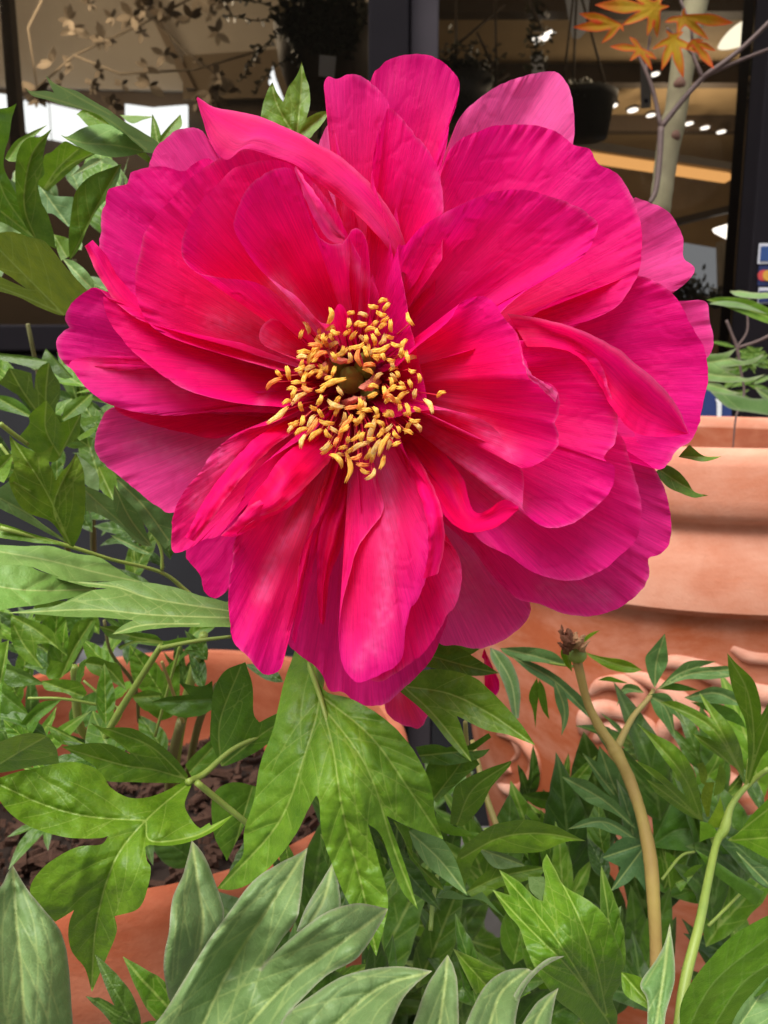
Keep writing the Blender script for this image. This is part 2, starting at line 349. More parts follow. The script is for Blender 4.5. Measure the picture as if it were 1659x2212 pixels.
for pts, rad in (
    ([(1075,1585),(1110,1592),(1140,1612),(1156,1645),(1150,1682),(1126,1705),(1098,1706),(1078,1690),(1082,1668),(1104,1660)], [3,6,8,8,8,8,7,5,6,5]),
    ([(1060,1560),(1090,1575),(1112,1600),(1118,1628),(1104,1646)], [4,6,5,4,2]),
    ([(1275,1500),(1300,1478),(1345,1476),(1380,1495),(1375,1522),(1340,1530),(1300,1522)], [3,7,9,9,8,7,4]),
    ([(1260,1585),(1268,1550),(1300,1530),(1350,1540),(1395,1570),(1420,1610)], [5,10,9,8,9,5]),
    ([(1285,1600),(1320,1575),(1362,1590),(1390,1618),(1360,1632)], [4,9,10,8,4]),
    ([(1350,1455),(1400,1470),(1450,1500),(1490,1540),(1500,1590),(1470,1620)], [3,7,9,10,9,5]),
    ([(1430,1610),(1440,1570),(1475,1545),(1520,1560),(1540,1600),(1520,1640),(1480,1640)], [4,9,10,10,10,8,4]),
    ([(1400,1440),(1460,1430),(1530,1450),(1590,1480),(1640,1500),(1700,1500)], [3,7,9,9,9,8]),
    ([(1540,1480),(1580,1520),(1600,1570),(1580,1620),(1610,1660)], [4,9,10,9,4]),
    ([(1600,1500),(1640,1540),(1659,1600),(1640,1660),(1670,1700)], [4,9,10,9,4]),
    ([(1470,1640),(1530,1660),(1590,1700),(1640,1760),(1700,1790)], [4,9,10,9,6]),
    ([(1370,1640),(1410,1660),(1440,1700),(1500,1740),(1540,1800)], [3,7,8,8,4]),
    ([(1580,1400),(1620,1420),(1680,1425)], [3,6,6])):
    relief('relief_scroll', pts, rad)

# shop front: frames, panes, plinth
YG = 1.30
def px2x(x, y=300, Y=YG): return float(PY(x, y, Y)[0])
def px2z(y, Y=YG): return float(PY(829, y, Y)[2])
shop = thing('shop_front', 'garden shop front behind the flower, dark metal frames round tall glass panes', 'shop front', (0, YG, 0))
xm0, xm1, xm2 = px2x(797, 60), px2x(882, 60), px2x(945, 60)
zr0, zr1 = px2z(762), px2z(706)
box('mullion', (xm0, YG-.055, 0), (xm1, YG+.05, 2.62), M['frame_dark'], shop, .003)
box('mullion_return', (xm1+.002, YG-.03, 0), (xm2, YG+.052, 2.62), M['frame_grey'], shop, .003)
box('bottom_rail', (-3, YG-.06, zr0), (xm0-.002, YG+.05, zr1), M['frame_dark'], shop, .004)
box('plinth', (-3, YG-.045, 0), (xm0-.002, YG+.045, zr0-.002), M['plinth'], shop, .003)
xr0 = px2x(1634, 120); xs0 = px2x(1598, 600)
st_ = box('door_stile', (xr0-.006, YG-.05, 0), (xr0+.16, YG+.05, 2.62), M['frame_dark'], shop, .003)
box('plinth', (xm2+.002, YG-.03, 0), (xr0-.01, YG+.04, .45), M['plinth'], shop, .003)
box('header', (-3, YG-.08, 2.63), (3.2, YG+.1, 2.9), M['frame_dark'], shop, .003)
m, n, out = newmat('window_glass')
tr = N(n, 'ShaderNodeBsdfTransparent'); tr.inputs[0].default_value = (.74, .71, .67, 1); gl = N(n, 'ShaderNodeBsdfGlossy', Roughness=0.0); fr = N(n, 'ShaderNodeFresnel', IOR=1.45)
mx = N(n, 'ShaderNodeMixShader'); n.links.new(fr.outputs[0], mx.inputs[0]); n.links.new(tr.outputs[0], mx.inputs[1]); n.links.new(gl.outputs[0], mx.inputs[2]); n.links.new(mx.outputs[0], out.inputs[0])
M['glass'] = m
def pane(a, b, z0, z1):
    box('glass_pane', (a, YG-.003, z0), (b, YG+.003, z1), M['glass'], shop)
pane(-3, xm0-.002, zr1+.001, 2.62); pane(xm2+.002, xr0-.008, .455, 2.62); pane(xr0+.165, 3.2, .45, 2.62)

M['blocker_wall'] = simple('blocker_wall', (.16, .125, .085), .8, .2, .6, .9, 0, col2=(.05, .05, .035))
ow = thing('sky_blocker', 'brown wall added out of view behind the viewer to keep low sky out of the pane reflections', 'building', (0, -8, 0)); ow['kind'] = 'structure'  # added wall, out of view, blocks low sky from the pane reflections
box('wall', (-16, -8.4, 0), (16, -8, 5.9), M['blocker_wall'], ow)  # added wall, out of view
it = thing('leaf_shadow', 'brown leaf shapes imitating foliage shadows and reflections on the pale canvas', 'plant', tuple(PY(300, 200, 2.6)))  # added leaf shapes imitate foliage shadows and reflections over the canvas
M['shadeleaf'] = simple('shade_leaf', (.20, .165, .125), .8, .1, .3, 20, 0)
sp_ = []
for _ in range(46):
    cx, cy = random.uniform(60, 560), random.uniform(-20, 235); r0 = random.uniform(.4, 1)
    for k in range(6): sp_.append((cx, cy, 2.6+random.uniform(-.1, .1), random.uniform(22, 48)*r0, random.uniform(0, 6.28)))
IT = (it, sp_)
# stickers on the stile: two blue cards, and overlapping red and yellow discs
M['st_white'] = simple('sticker_white', (.55, .55, .58), .4, .4, .1, 40, 0); M['st_blue'] = simple('sticker_blue', (.03, .07, .20), .4, .4, .2, 40, 0)
M['st_navy'] = simple('sticker_navy', (.02, .03, .10), .4, .4, .2, 40, 0)
M['st_red'] = simple('sticker_red', (.50, .06, .06), .4, .4, .2, 40, 0); M['st_yellow'] = simple('sticker_yellow', (.55, .30, .05), .4, .4, .2, 40, 0)
Ys = YG-.052
def card(name, x0, y0, x1, y1, mat, parent, off=0.0):
    a = PY(x0, y1, Ys-off); b = PY(x1, y0, Ys-off); return box(name, (a[0], Ys-off-.0012, a[2]), (b[0], Ys-off, b[2]), mat, parent)
def disc(name, x, y, r, mat, parent, off):
    c = PY(x, y, Ys-off); V = []; R = r*Ys/FPX
    for yy in (c[1], c[1]-.0008):
        V += [(c[0]+R*math.cos(a*math.pi/16), yy, c[2]+R*math.sin(a*math.pi/16)) for a in range(32)]
    F = [tuple(range(32)), tuple(range(32, 64))[::-1]]+[(i, i+32, (i+1) % 32+32, (i+1) % 32) for i in range(32)]
    return link(name, mesh(name, V, F, False), mat, parent)
stt = thing('payment_sticker', 'blue card sticker with a pale border high on the dark door stile', 'sticker', tuple(PY(1640, 548, Ys)))
card('border', 1636, 526, 1668, 570, M['st_white'], stt); card('face', 1641, 532, 1664, 564, M['st_blue'], stt, .0015)
stt = thing('payment_sticker', 'sticker with overlapping red and yellow discs on the dark door stile', 'sticker', tuple(PY(1640, 596, Ys)))
card('backing', 1636, 574, 1668, 617, M['st_navy'], stt); disc('red_disc', 1648, 595, 11, M['st_red'], stt, .0014); disc('yellow_disc', 1659, 595, 11, M['st_yellow'], stt, .0024)
stt = thing('payment_sticker', 'narrow blue and white sticker below the red and yellow disc sticker', 'sticker', tuple(PY(1640, 625, Ys)))
card('border', 1636, 621, 1668, 656, M['st_white'], stt); card('face', 1638, 628, 1666, 653, M['st_navy'], stt, .0015)

def smallleaves(name, spots, mat, parent, kind='stuff'):
    """spots: x, y, Y, length px, angle"""
    V = []; F = []
    for x, y, Y, L, a in spots:
        ca, sa = math.cos(a), math.sin(a); i = len(V)
        dY = random.uniform(-.02, .02)
        for u, v, w in ((0,0,0),(.3,.22,.01),(.65,.2,.012),(1,0,0),(.65,-.2,-.012),(.3,-.22,-.01)):
            V.append(PY(x+L*(u*ca-v*sa), y+L*(u*sa+v*ca), Y+w*2+dY*u))
        F += [(i, i+1, i+2, i+3), (i, i+3, i+4, i+5)]
    o = link(name, mesh(name, V, F, False), mat, parent); tag(o, kind=kind); return o
def cord(name, pts, Y, r, parent, mat=None):
    return link(name, tube_mesh(name, [PY(x, y, Y) for x, y in pts], r, 6), mat or M['in_beam'], parent)
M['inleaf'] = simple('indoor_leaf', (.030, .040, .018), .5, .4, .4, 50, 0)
# ---- inside the shop
room = thing('shop_interior', 'dim brown shop interior seen through the glass, timber ceiling and back wall', 'room', (0, 4, 0)); room['kind'] = 'structure'
M['in_wall'] = simple('inside_wall', (.30, .20, .10), .7, .3, .5, 2.2, 0, col2=(.10, .065, .035))
M['in_ceil'] = simple('inside_ceiling', (.42, .31, .17), .7, .3, .5, 1.6, 0, col2=(.22, .15, .08))
M['in_floor'] = simple('inside_floor', (.18, .15, .12), .6, .3, .4, 3, 0)
M['in_canvas'] = simple('inside_canvas', (.50, .46, .39), .8, .2, .35, 1.5, 0, col2=(.30, .26, .21))
M['in_beam'] = simple('inside_beam', (.07, .05, .035), .6, .3, .4, 5, 0)
box('back_wall', (-4, 7, 0), (5, 7.1, 2.6), M['in_wall'], room)
box('ceiling', (-4, YG+.1, 2.605), (5, 7.1, 2.7), M['in_ceil'], room)
box('floor', (-4, YG+.1, .005), (5, 7, .02), M['in_floor'], room)
box('side_wall', (-4.1, YG+.1, .02), (-4, 7, 2.6), M['in_wall'], room); box('side_wall', (5, YG+.1, .02), (5.1, 7, 2.6), M['in_wall'], room)
for y in (2.2, 3.1, 4.0, 4.9, 5.8): box('ceiling_beam', (.12, y, 2.5), (4.9, y+.09, 2.602), M['in_beam'], room)
def quad(name, pts, Y, mat, parent, th=.02):
    a = [PY(x, y, Y) for x, y in pts]; k = len(a); V = a+[p+np.array([0, th, 0]) for p in a]
    F = [tuple(range(k))[::-1], tuple(range(k, 2*k))]+[(i, (i+1) % k, (i+1) % k+k, i+k) for i in range(k)]
    return link(name, mesh(name, V, F, False), mat, parent)
YP = 3.4
quad('canvas_awning', [(-400,-700),(835,-700),(835,150),(400,196),(-400,180)], YP, M['in_canvas'], room)
quad('canvas_valance', [(395,120),(835,90),(835,205),(395,215)], YP-.08, simple('valance', (.20, .155, .105), .8, .2, .3, 2, 0), room)
quad('partition', [(-400,181),(400,197),(835,151),(835,900),(-400,900)], YP+.03, simple('partition', (.13, .095, .065), .8, .2, .5, 3, 0, col2=(.06, .045, .035)), room)
def emis(name, col, s):
    m, n, out = newmat(name); e = N(n, 'ShaderNodeEmission', Strength=s); e.inputs[0].default_value = (*col, 1); n.links.new(e.outputs[0], out.inputs[0]); return m
M['day'] = emis('daylight', (.82, .91, 1.0), .95); M['lamp'] = emis('lamp_white', (1, .98, .95), 1.6); M['warm'] = emis('lamp_warm', (1.0, .52, .18), .6)
for pts, lb in (([(-40,196),(21,205),(21,264),(-40,264)], 'far bright shop window at the very edge, half hidden by the post'), ([(44,209),(101,222),(106,300),(54,284)], 'bright far window pane just beside the dark leaning post'),
                ([(107,223),(205,246),(206,320),(112,300)], 'largest bright far window pane, behind the pale leaf tips'), ([(270,224),(330,232),(404,226),(404,300),(270,300)], 'bright far window broken up by dark leaf silhouettes')):
    w = thing('window_or_reflection', lb, 'window', tuple(PY(pts[0][0], pts[0][1], YP)), 'bright windows and painted sky reflection in the shop')
    quad('pane', pts, YP-.10, M['day'], w)
quad('leaning_post', [(-6,-60),(14,-60),(47,340),(24,340)], 1.75, M['in_beam'], room, .03)
quad('leaning_post', [(283,-60),(296,-60),(420,190),(400,190)], YP-.12, simple('canvas_strut', (.22, .17, .12), .8, .2, .2, 3, 0), room, .03)
# ceiling spots
for x, y, s in ((1279,217,12),(1324,227,10),(1367,237,11),(1406,248,9),(1488,266,9),(1523,275,9),(1558,284,9),(1415,159,9),(1613,199,11)):
    d = FW+(x-829.5)/FPX*RT-(y-1106)/FPX*UPV; t = (2.48-CAMZ)/d[2]; c = CP+d*t; h = s*t/FPX
    o = thing('ceiling_spot', 'small bright spot set in the timber shop ceiling', 'ceiling light', tuple(c), 'bright spots in the shop ceiling')
    V = []; F = []
    for zz, k in ((c[2]+.012, 1.25), (c[2], 1.25)):
        V += [(c[0]+k*h*math.cos(a*math.pi/6), c[1]+k*h*1.5*math.sin(a*math.pi/6), zz) for a in range(12)]
    link('rim', mesh('rim', V, [tuple(range(12)), tuple(range(12, 24))[::-1]]+[(i, (i+1) % 12, (i+1) % 12+12, i+12) for i in range(12)], False), M['in_beam'], o)
    V = [(c[0]+h*math.cos(a*math.pi/6), c[1]+h*1.5*math.sin(a*math.pi/6), c[2]-.004) for a in range(12)]
    link('lens', mesh('lens', V, [tuple(range(12))[::-1]], False), M['lamp'], o)
for pts, lb in (([(1144,84),(1158,75),(1170,83),(1158,92)], 'smaller half of the pair of bright light panels high over the hanging baskets'), ([(1170,74),(1192,64),(1200,70),(1176,88)], 'larger half of the pair of bright light panels high over the hanging baskets')):
    o = thing('light_panel', lb, 'ceiling light', tuple(PY(*pts[0], 4.2))); quad('lit_face', pts, 4.2, M['lamp'], o)
# long warm strip light with its housing
o = thing('strip_light', 'long glowing orange strip light hung under a grey housing', 'strip light', tuple(PY(1400, 350, 3.0)))
quad('tube', [(1215,319),(1575,373),(1588,383),(1575,390),(1215,337)], 3.0, M['warm'], o, .04)
quad('housing', [(1200,292),(1590,352),(1592,368),(1200,312)], 2.99, simple('housing', (.20, .17, .14), .6, .3, .2, 5, 0), o, .06)
# pendant lamp
o = thing('pendant_lamp', 'glowing white dome pendant lamp in the upper shop window', 'lamp', tuple(PY(1598, 85, 2.2)))
c = PY(1598, 88, 2.2); rr = 40*2.2/FPX; V = []; F = []
for i in range(10):
    a = i/9*math.pi/2; r = rr*math.sin(a)*1.0; z = rr*1.0*math.cos(a)
    for k in range(28): b = k*math.pi/14; V.append((c[0]+r*math.cos(b)+.35*z, c[1]+r*math.sin(b), c[2]+z*.95-.3*r*math.cos(b)*-.6))
for i in range(9):
    for k in range(28): F.append((i*28+k, i*28+(k+1) % 28, (i+1)*28+(k+1) % 28, (i+1)*28+k))
link('shade', mesh('shade', V, F), emis('shade', (1.0, .97, .80), .9), o)
link('cord', tube_mesh('cord', [c+np.array([rr*.35, 0, rr*.95]), c+np.array([rr*.35, 0, 1.2])], .004, 6), M['in_beam'], o)
for (x, y, z, e) in ((-1.0, 2.4, 1.9, 12), (1.2, 2.9, 2.1, 5), (1.9, 5.2, 2.1, 16), (.6, 1.9, 1.5, 1.2)):
    l = bpy.data.lights.new('shop_lamp', 'POINT'); l.energy = e; l.color = (1, .84, .62); l.shadow_soft_size = .25
    lo = bpy.data.objects.new('shop_lamp', l); S.collection.objects.link(lo); lo.location = (x, y, z)
# lower part of the right pane: glowing panel imitating the reflected sky, dark shrubs, blue sign
w = thing('window_or_reflection', 'glowing grey-blue panel imitating a sky reflection low in the right pane, behind dark shrub shapes', 'window', tuple(PY(1450, 560, 2.6)), 'bright windows and painted sky reflection in the shop')  # emissive panel paints the sky's reflection, no window stands here
quad('pane', [(1380,512),(1452,520),(1600,545),(1600,640),(1380,640)], 2.6, emis('overcast', (.72, .80, .92), .17), w, .02)  # glowing panel, painted sky reflection
quad('brown_post', [(1558,520),(1576,523),(1580,660),(1562,660)], 2.5, simple('brown_post', (.25, .19, .12), .7, .2, .2, 8, 0), room, .04)
o = thing('indoor_shrub', 'dark rounded shrub shapes low in the right window, before the painted sky reflection', 'plant', tuple(PY(1440, 640, 2.4)))
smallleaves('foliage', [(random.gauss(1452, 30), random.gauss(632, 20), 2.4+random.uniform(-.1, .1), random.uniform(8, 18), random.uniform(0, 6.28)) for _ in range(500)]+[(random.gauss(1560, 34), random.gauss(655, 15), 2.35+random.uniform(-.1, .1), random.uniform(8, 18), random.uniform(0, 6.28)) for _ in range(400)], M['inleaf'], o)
cord('stem', [(1450,760),(1452,640)], 2.4, .01, o); cord('stem', [(1560,760),(1560,660)], 2.35, .01, o)
quad('rail_beam', [(1380,490),(1598,438),(1598,452),(1380,505)], 2.3, M['in_beam'], room, .04)
o = thing('wall_light', 'square white light beside the painted sky reflection, low in the shop window', 'light', tuple(PY(1565, 495, 2.4))); quad('lit_face', [(1545,492),(1577,482),(1578,516),(1548,500)], 2.4, M['lamp'], o)
quad('brown_shelf', [(1530,668),(1600,664),(1600,730),(1530,735)], 2.0, simple('shelf', (.20, .14, .09), .7, .3, .4, 12, 0), room, .1)
o = thing('blue_sign', 'dark blue board with a white upright mark, just above the far rim of the urn', 'sign', tuple(PY(1545, 865, 1.22)))
quad('board', [(1480,836),(1580,846),(1580,905),(1480,905)], 1.22, simple('blue_board', (.025, .045, .16), .5, .4, .2, 30, 0), o, .004)
quad('white_mark', [(1545,862),(1563,862),(1559,870),(1558,905),(1549,905),(1549,870)], 1.218, simple('mark', (.8, .8, .8), .5, .3, .1, 30, 0), o, .001)

LATER = 1
# hanging plants inside the glass
M['tagm'] = simple('paper_tag', (.38, .40, .44), .6, .3, .15, 30, 0)
smallleaves('foliage', IT[1], M['shadeleaf'], IT[0])  # leaf shapes imitating shadows and reflections on the canvas
for q in ([(10,250),(160,120),(330,40),(480,-40)], [(160,120),(260,160),(420,150),(560,110)], [(80,190),(60,60),(110,-40)], [(330,40),(400,110),(520,200)]): cord('branch', q, 2.6, .0035, IT[0], M['shadeleaf'])  # branch shapes imitating shadows and reflections on the canvas
hp = thing('hanging_plant', 'dark trailing plant in a hanging basket behind the left pane, beside the mullion', 'hanging plant', tuple(PY(700, 150, 1.6)))
sp = []
vines = [[(640,0),(600,30),(560,45),(520,38),(478,32)], [(600,20),(560,5),(500,0),(470,5)], [(610,60),(580,90),(545,125),(530,160),(515,180)], [(640,120),(600,140),(570,170),(548,205)], [(600,70),(575,100),(560,118),(540,95)], [(560,100),(545,130),(525,140)], [(660,20),(700,60),(720,120),(700,180)], [(640,0),(630,60),(650,140),(670,200)], [(740,0),(760,60),(755,130)], [(600,0),(640,30),(700,40),(780,20)]]
for v in vines:
    c = catmull([(a, b, 0) for a, b in v], step=6); cord('vine', [(p[0], p[1]) for p in c[::3]], 1.6, .0012, hp, M['inleaf'])
    for p in c:
        if random.random() < .75:
            sp.append((p[0], p[1], 1.6, random.uniform(9, 17), random.uniform(0, 6.28)))
for _ in range(900):
    a = random.uniform(0, 6.28); r = random.random()**.5
    sp.append((695+r*95*math.cos(a), 40+r*75*math.sin(a), 1.58+random.uniform(-.03, .08), random.uniform(10, 24), random.uniform(0, 6.28)))
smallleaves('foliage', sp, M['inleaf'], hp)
c = PY(705, 120, 1.68); lathe('basket', [(0, c[2]-.09), (.07, c[2]-.085), (.095, c[2]-.02), (.105, c[2]+.05), (.10, c[2]+.05), (.09, c[2]-.01), (0, c[2]-.03)], (c[0], c[1]), M['in_beam'], hp, 32)
for a, b in (((600,30),(650,340)), ((700,150),(690,300)), ((735,0),(730,330)), ((560,330),(650,200))): cord('hanger', [a, b], 1.7, .004, hp)
o = thing('price_tag', 'pale paper tag hanging under the trailing basket beside the mullion', 'tag', tuple(PY(706, 118, 1.57))); quad('card', [(690,118),(726,122),(722,168),(688,164)], 1.545, M['tagm'], o, .001)
o = thing('painted_glint', 'slim pale triangular glint in the shop behind the green leaf at the top', 'light', tuple(PY(590, 160, 2.8))); quad('lit_face', [(589,143),(594,165),(613,214),(606,212),(580,178)], 2.8, M['day'], o)  # glowing sliver paints a glint
hb = thing('hanging_pot', 'black hanging pot of greenery on two slanting cords in the shop window', 'hanging plant', tuple(PY(1268, 250, 1.9)))
a = PY(1226, 210, 1.9); b = PY(1312, 210, 1.9); bt = PY(1268, 300, 1.9); cc = (a+b)/2
lathe('pot_body', [(0, bt[2]), (.048, bt[2]), (.060, cc[2]-.01), (.066, cc[2]-.01), (.067, cc[2]+.008), (.062, cc[2]+.008), (.055, cc[2]-.02), (0, cc[2]-.02)], (cc[0], cc[1]), M['black_plastic'], hb, 40)
for p, q in (((1240,-20),(1218,170)), ((1246,-20),(1238,176)), ((1252,-20),(1308,184))): cord('cord', [p, q], 1.9, .0028, hb)
smallleaves('foliage', [(random.gauss(1262, 26), random.gauss(196, 9), 1.9+random.uniform(-.04, .04), random.uniform(8, 16), random.uniform(0, 6.28)) for _ in range(320)], M['inleaf'], hb)
hc = thing('hanging_pot', 'dark hanging basket and cords beside the grey mullion, partly behind the top petals', 'hanging plant', tuple(PY(1010, 180, 2.0)))
a = PY(1000, 175, 2.0); lathe('pot_body', [(0, a[2]-.08), (.05, a[2]-.08), (.075, a[2]), (.07, a[2]), (0, a[2]-.02)], (a[0], a[1]), M['black_plastic'], hc, 40)
for p, q in (((1070,-20),(1072,200)), ((960,120),(1090,10)), ((1030,70),(1064,140)), ((1100,160),(1010,215)), ((985,0),(985,160)), ((1135,-20),(1168,60))): cord('cord', [p, q], 2.0, .003, hc)
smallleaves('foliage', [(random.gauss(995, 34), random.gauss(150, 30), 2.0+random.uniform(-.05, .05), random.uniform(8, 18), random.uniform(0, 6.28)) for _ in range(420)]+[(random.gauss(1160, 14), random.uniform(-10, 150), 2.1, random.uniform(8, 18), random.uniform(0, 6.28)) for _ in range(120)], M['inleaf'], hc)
for pts, lb, Y in (([(1220,-10),(1274,-10),(1268,66),(1252,83),(1236,83)], 'white card hanging at the top of the shop window, left of the maple leaves', 2.0), ([(1384,134),(1408,134),(1406,233),(1384,234)], 'tall narrow white card hanging beside the maple trunk', 1.8), ([(1146,120),(1172,118),(1178,160),(1150,165)], 'small pale card beside the bright light panels', 2.2)):
    o = thing('price_tag', lb, 'tag', tuple(PY(pts[0][0], pts[0][1], Y))); quad('card', pts, Y, M['tagm'], o, .001)
    if 'narrow' in lb: quad('printed_mark', [(1392,213),(1400,213),(1400,222),(1392,222)], Y-.002, M['st_navy'], o, .001)
# ------------------------------------------------------------------ leaves
FR = {'U': (0, 0, 1), 'A': (0, 137.2, .3307), 'B': (0, 630.9, .3307), 'C': (0, 1179.5, .3307), 'D': (932.6, 1344, .4378),
      'Q': (0, 1645.8, .496), 'R': (822.9, 1645.8, .496), 'q': (822.9, 1097.2, .496), 'T': (1206.9, 0, .2725), 'V': (1261.8, 493.7, .2481)}
def fr(f, p):
    ox, oy, s = FR[f]; return np.array([(ox+a[0]*s, oy+a[1]*s) for a in p], float)

def outline_curve(p, step):
    """closed smooth curve that keeps sharp corners (tips and notches)"""
    n = len(p); d = np.roll(p, -1, 0)-p; a = np.arctan2(d[:, 1], d[:, 0])
    turn = np.abs((a-np.roll(a, 1)+np.pi) % (2*np.pi)-np.pi)
    cor = [i for i in range(n) if turn[i] > 1.05]
    if len(cor) < 1: return catmull(np.c_[p, np.zeros(n)], step=step, closed=True)[:, :2]
    out = []
    for k, i in enumerate(cor):
        j = cor[(k+1) % len(cor)]
        idx = [(i+m) % n for m in range(((j-i) % n or n)+1)]
        seg = p[idx]
        c = catmull(np.c_[seg, np.zeros(len(seg))], step=step)[:, :2]; out.append(c[:-1])
    return np.vstack(out)

def inside(pts, poly):
    x, y = pts[:, 0], pts[:, 1]; r = np.zeros(len(pts), bool); n = len(poly); j = n-1
    for i in range(n):
        xi, yi = poly[i]; xj, yj = poly[j]
        if yi != yj:
            r ^= ((yi > y) != (yj > y)) & (x < (xj-xi)*(y-yi)/(yj-yi)+xi)
        j = i
    return r

def seg_dist(pts, line):
    d = np.full(len(pts), 1e9)
    for a, b in zip(line[:-1], line[1:]):
        ab = b-a; L = np.dot(ab, ab)+1e-9; t = np.clip(((pts-a) @ ab)/L, 0, 1)
        d = np.minimum(d, np.linalg.norm(pts-(a+t[:, None]*ab), axis=1))
    return d

def blade(poly, veins, h, vein_w, side=True, side_gap=26, side_ang=38, seed=0, extra=()):
    """2-D leaf blade: triangulated outline, with vein and edge weights. poly/veins in any unit"""
    oc = outline_curve(poly, h*1.1)
    n = len(oc); 
    oc = oc+np.stack([noise1(np.arange(n)*.25, seed, 2), noise1(np.arange(n)*.25, seed+1, 2)], 1)*h*.12
    mains = [catmull(np.c_[v, np.zeros(len(v))], n_per=6)[:, :2] for v in veins if len(v) > 1]
    sides = [catmull(np.c_[v, np.zeros(len(v))], n_per=6)[:, :2] for v in extra]
    if side:
        r = random.Random(seed)
        for m in mains:
            L = np.r_[0, np.cumsum(np.linalg.norm(np.diff(m, axis=0), axis=1))]
            s = side_gap*.6; sg = 1
            while s < L[-1]*.93:
                p = np.array([np.interp(s, L, m[:, 0]), np.interp(s, L, m[:, 1])]); q = np.array([np.interp(s+3*h*.2+1e-4, L, m[:, 0]), np.interp(s+3*h*.2+1e-4, L, m[:, 1])])
                t = (q-p)/(np.linalg.norm(q-p)+1e-9); a = math.radians(side_ang+r.uniform(-6, 6))*sg
                ln = []; pos = p.copy(); a0 = a
                for k in range(9):
                    ln.append(pos.copy()); d = np.array([t[0]*math.cos(a)-t[1]*math.sin(a), t[0]*math.sin(a)+t[1]*math.cos(a)])
                    pos = pos+d*side_gap*.33; a -= a0*.075
                ln = np.array(ln); ins = inside(ln, oc)
                k = len(ln) if ins.all() else int(np.argmin(ins))
                if k > 2: sides.append(ln[:k])
                s += side_gap*.5*r.uniform(.8, 1.2); sg = -sg
    mn, mx_ = oc.min(0), oc.max(0)
    gx, gy = np.meshgrid(np.arange(mn[0], mx_[0], h), np.arange(mn[1], mx_[1], h*.87)); gx[1::2] += h/2
    g = np.stack([gx.ravel(), gy.ravel()], 1)
    g = g[inside(g, oc)]
    if len(g): g = g[seg_dist(g, np.vstack([oc, oc[:1]])) > h*.5]
    vp = [resample(np.c_[m, m[:, :1]], max(3, int(np.sum(np.linalg.norm(np.diff(m, axis=0), axis=1))/(h*.8))))[:, :2] for m in mains+sides]
    vp = np.vstack(vp) if vp else np.zeros((0, 2))
    if len(vp):
        vp = vp[inside(vp, oc)]
        if len(vp): vp = vp[seg_dist(vp, np.vstack([oc, oc[:1]])) > h*.3]
        if len(g) and len(vp):
            dmin = np.full(len(g), 1e9)
            for m in mains+sides: dmin = np.minimum(dmin, seg_dist(g, m))
            g = g[dmin > h*.45]
    pts = np.vstack([oc, vp, g]); n = len(oc)
    r = delaunay_2d_cdt([Vector(map(float, p)) for p in pts], [], [list(range(n))], 1, 1e-6)
    v2 = np.array([tuple(v) for v in r[0]]); F = [tuple(f) for f in r[2]]
    area = sum((v2[f[1]][0]-v2[f[0]][0])*(v2[f[2]][1]-v2[f[0]][1])-(v2[f[1]][1]-v2[f[0]][1])*(v2[f[2]][0]-v2[f[0]][0]) for f in F[:50])
    dm = np.full(len(v2), 1e9)
    for m in mains: dm = np.minimum(dm, seg_dist(v2, m))
    ds = np.full(len(v2), 1e9)
    for m in sides: ds = np.minimum(ds, seg_dist(v2, m))
    vein = np.maximum(np.exp(-(dm/vein_w)**2), .42*np.exp(-(ds/(vein_w*.7))**2))
    eb = seg_dist(v2, np.vstack([oc, oc[:1]]))
    return v2, F, vein, dm, ds, eb, area

def tps(ctrl):
    c = np.asarray(ctrl, float); n = len(c)
    if n == 1: return lambda p: np.full(len(p), c[0, 2])
    if n == 2:
        d = c[1, :2]-c[0, :2]; L = d @ d
        return lambda p: c[0, 2]+((p-c[0, :2]) @ d)/L*(c[1, 2]-c[0, 2])
    sc = 200.0; X = c[:, :2]/sc
    K = lambda a, b: (lambda r2: np.where(r2 > 0, r2*np.log(r2+1e-12), 0))(((a[:, None]-b[None])**2).sum(-1))
    A = np.zeros((n+3, n+3)); A[:n, :n] = K(X, X)+np.eye(n)*1e-3; A[:n, n] = 1; A[:n, n+1:] = X; A[n:, :n] = A[:n, n:].T
    w = np.linalg.lstsq(A, np.r_[c[:, 2], 0, 0, 0], rcond=None)[0]
    return lambda p: K(p/sc, X) @ w[:n]+w[n]+(p/sc) @ w[n+1:]

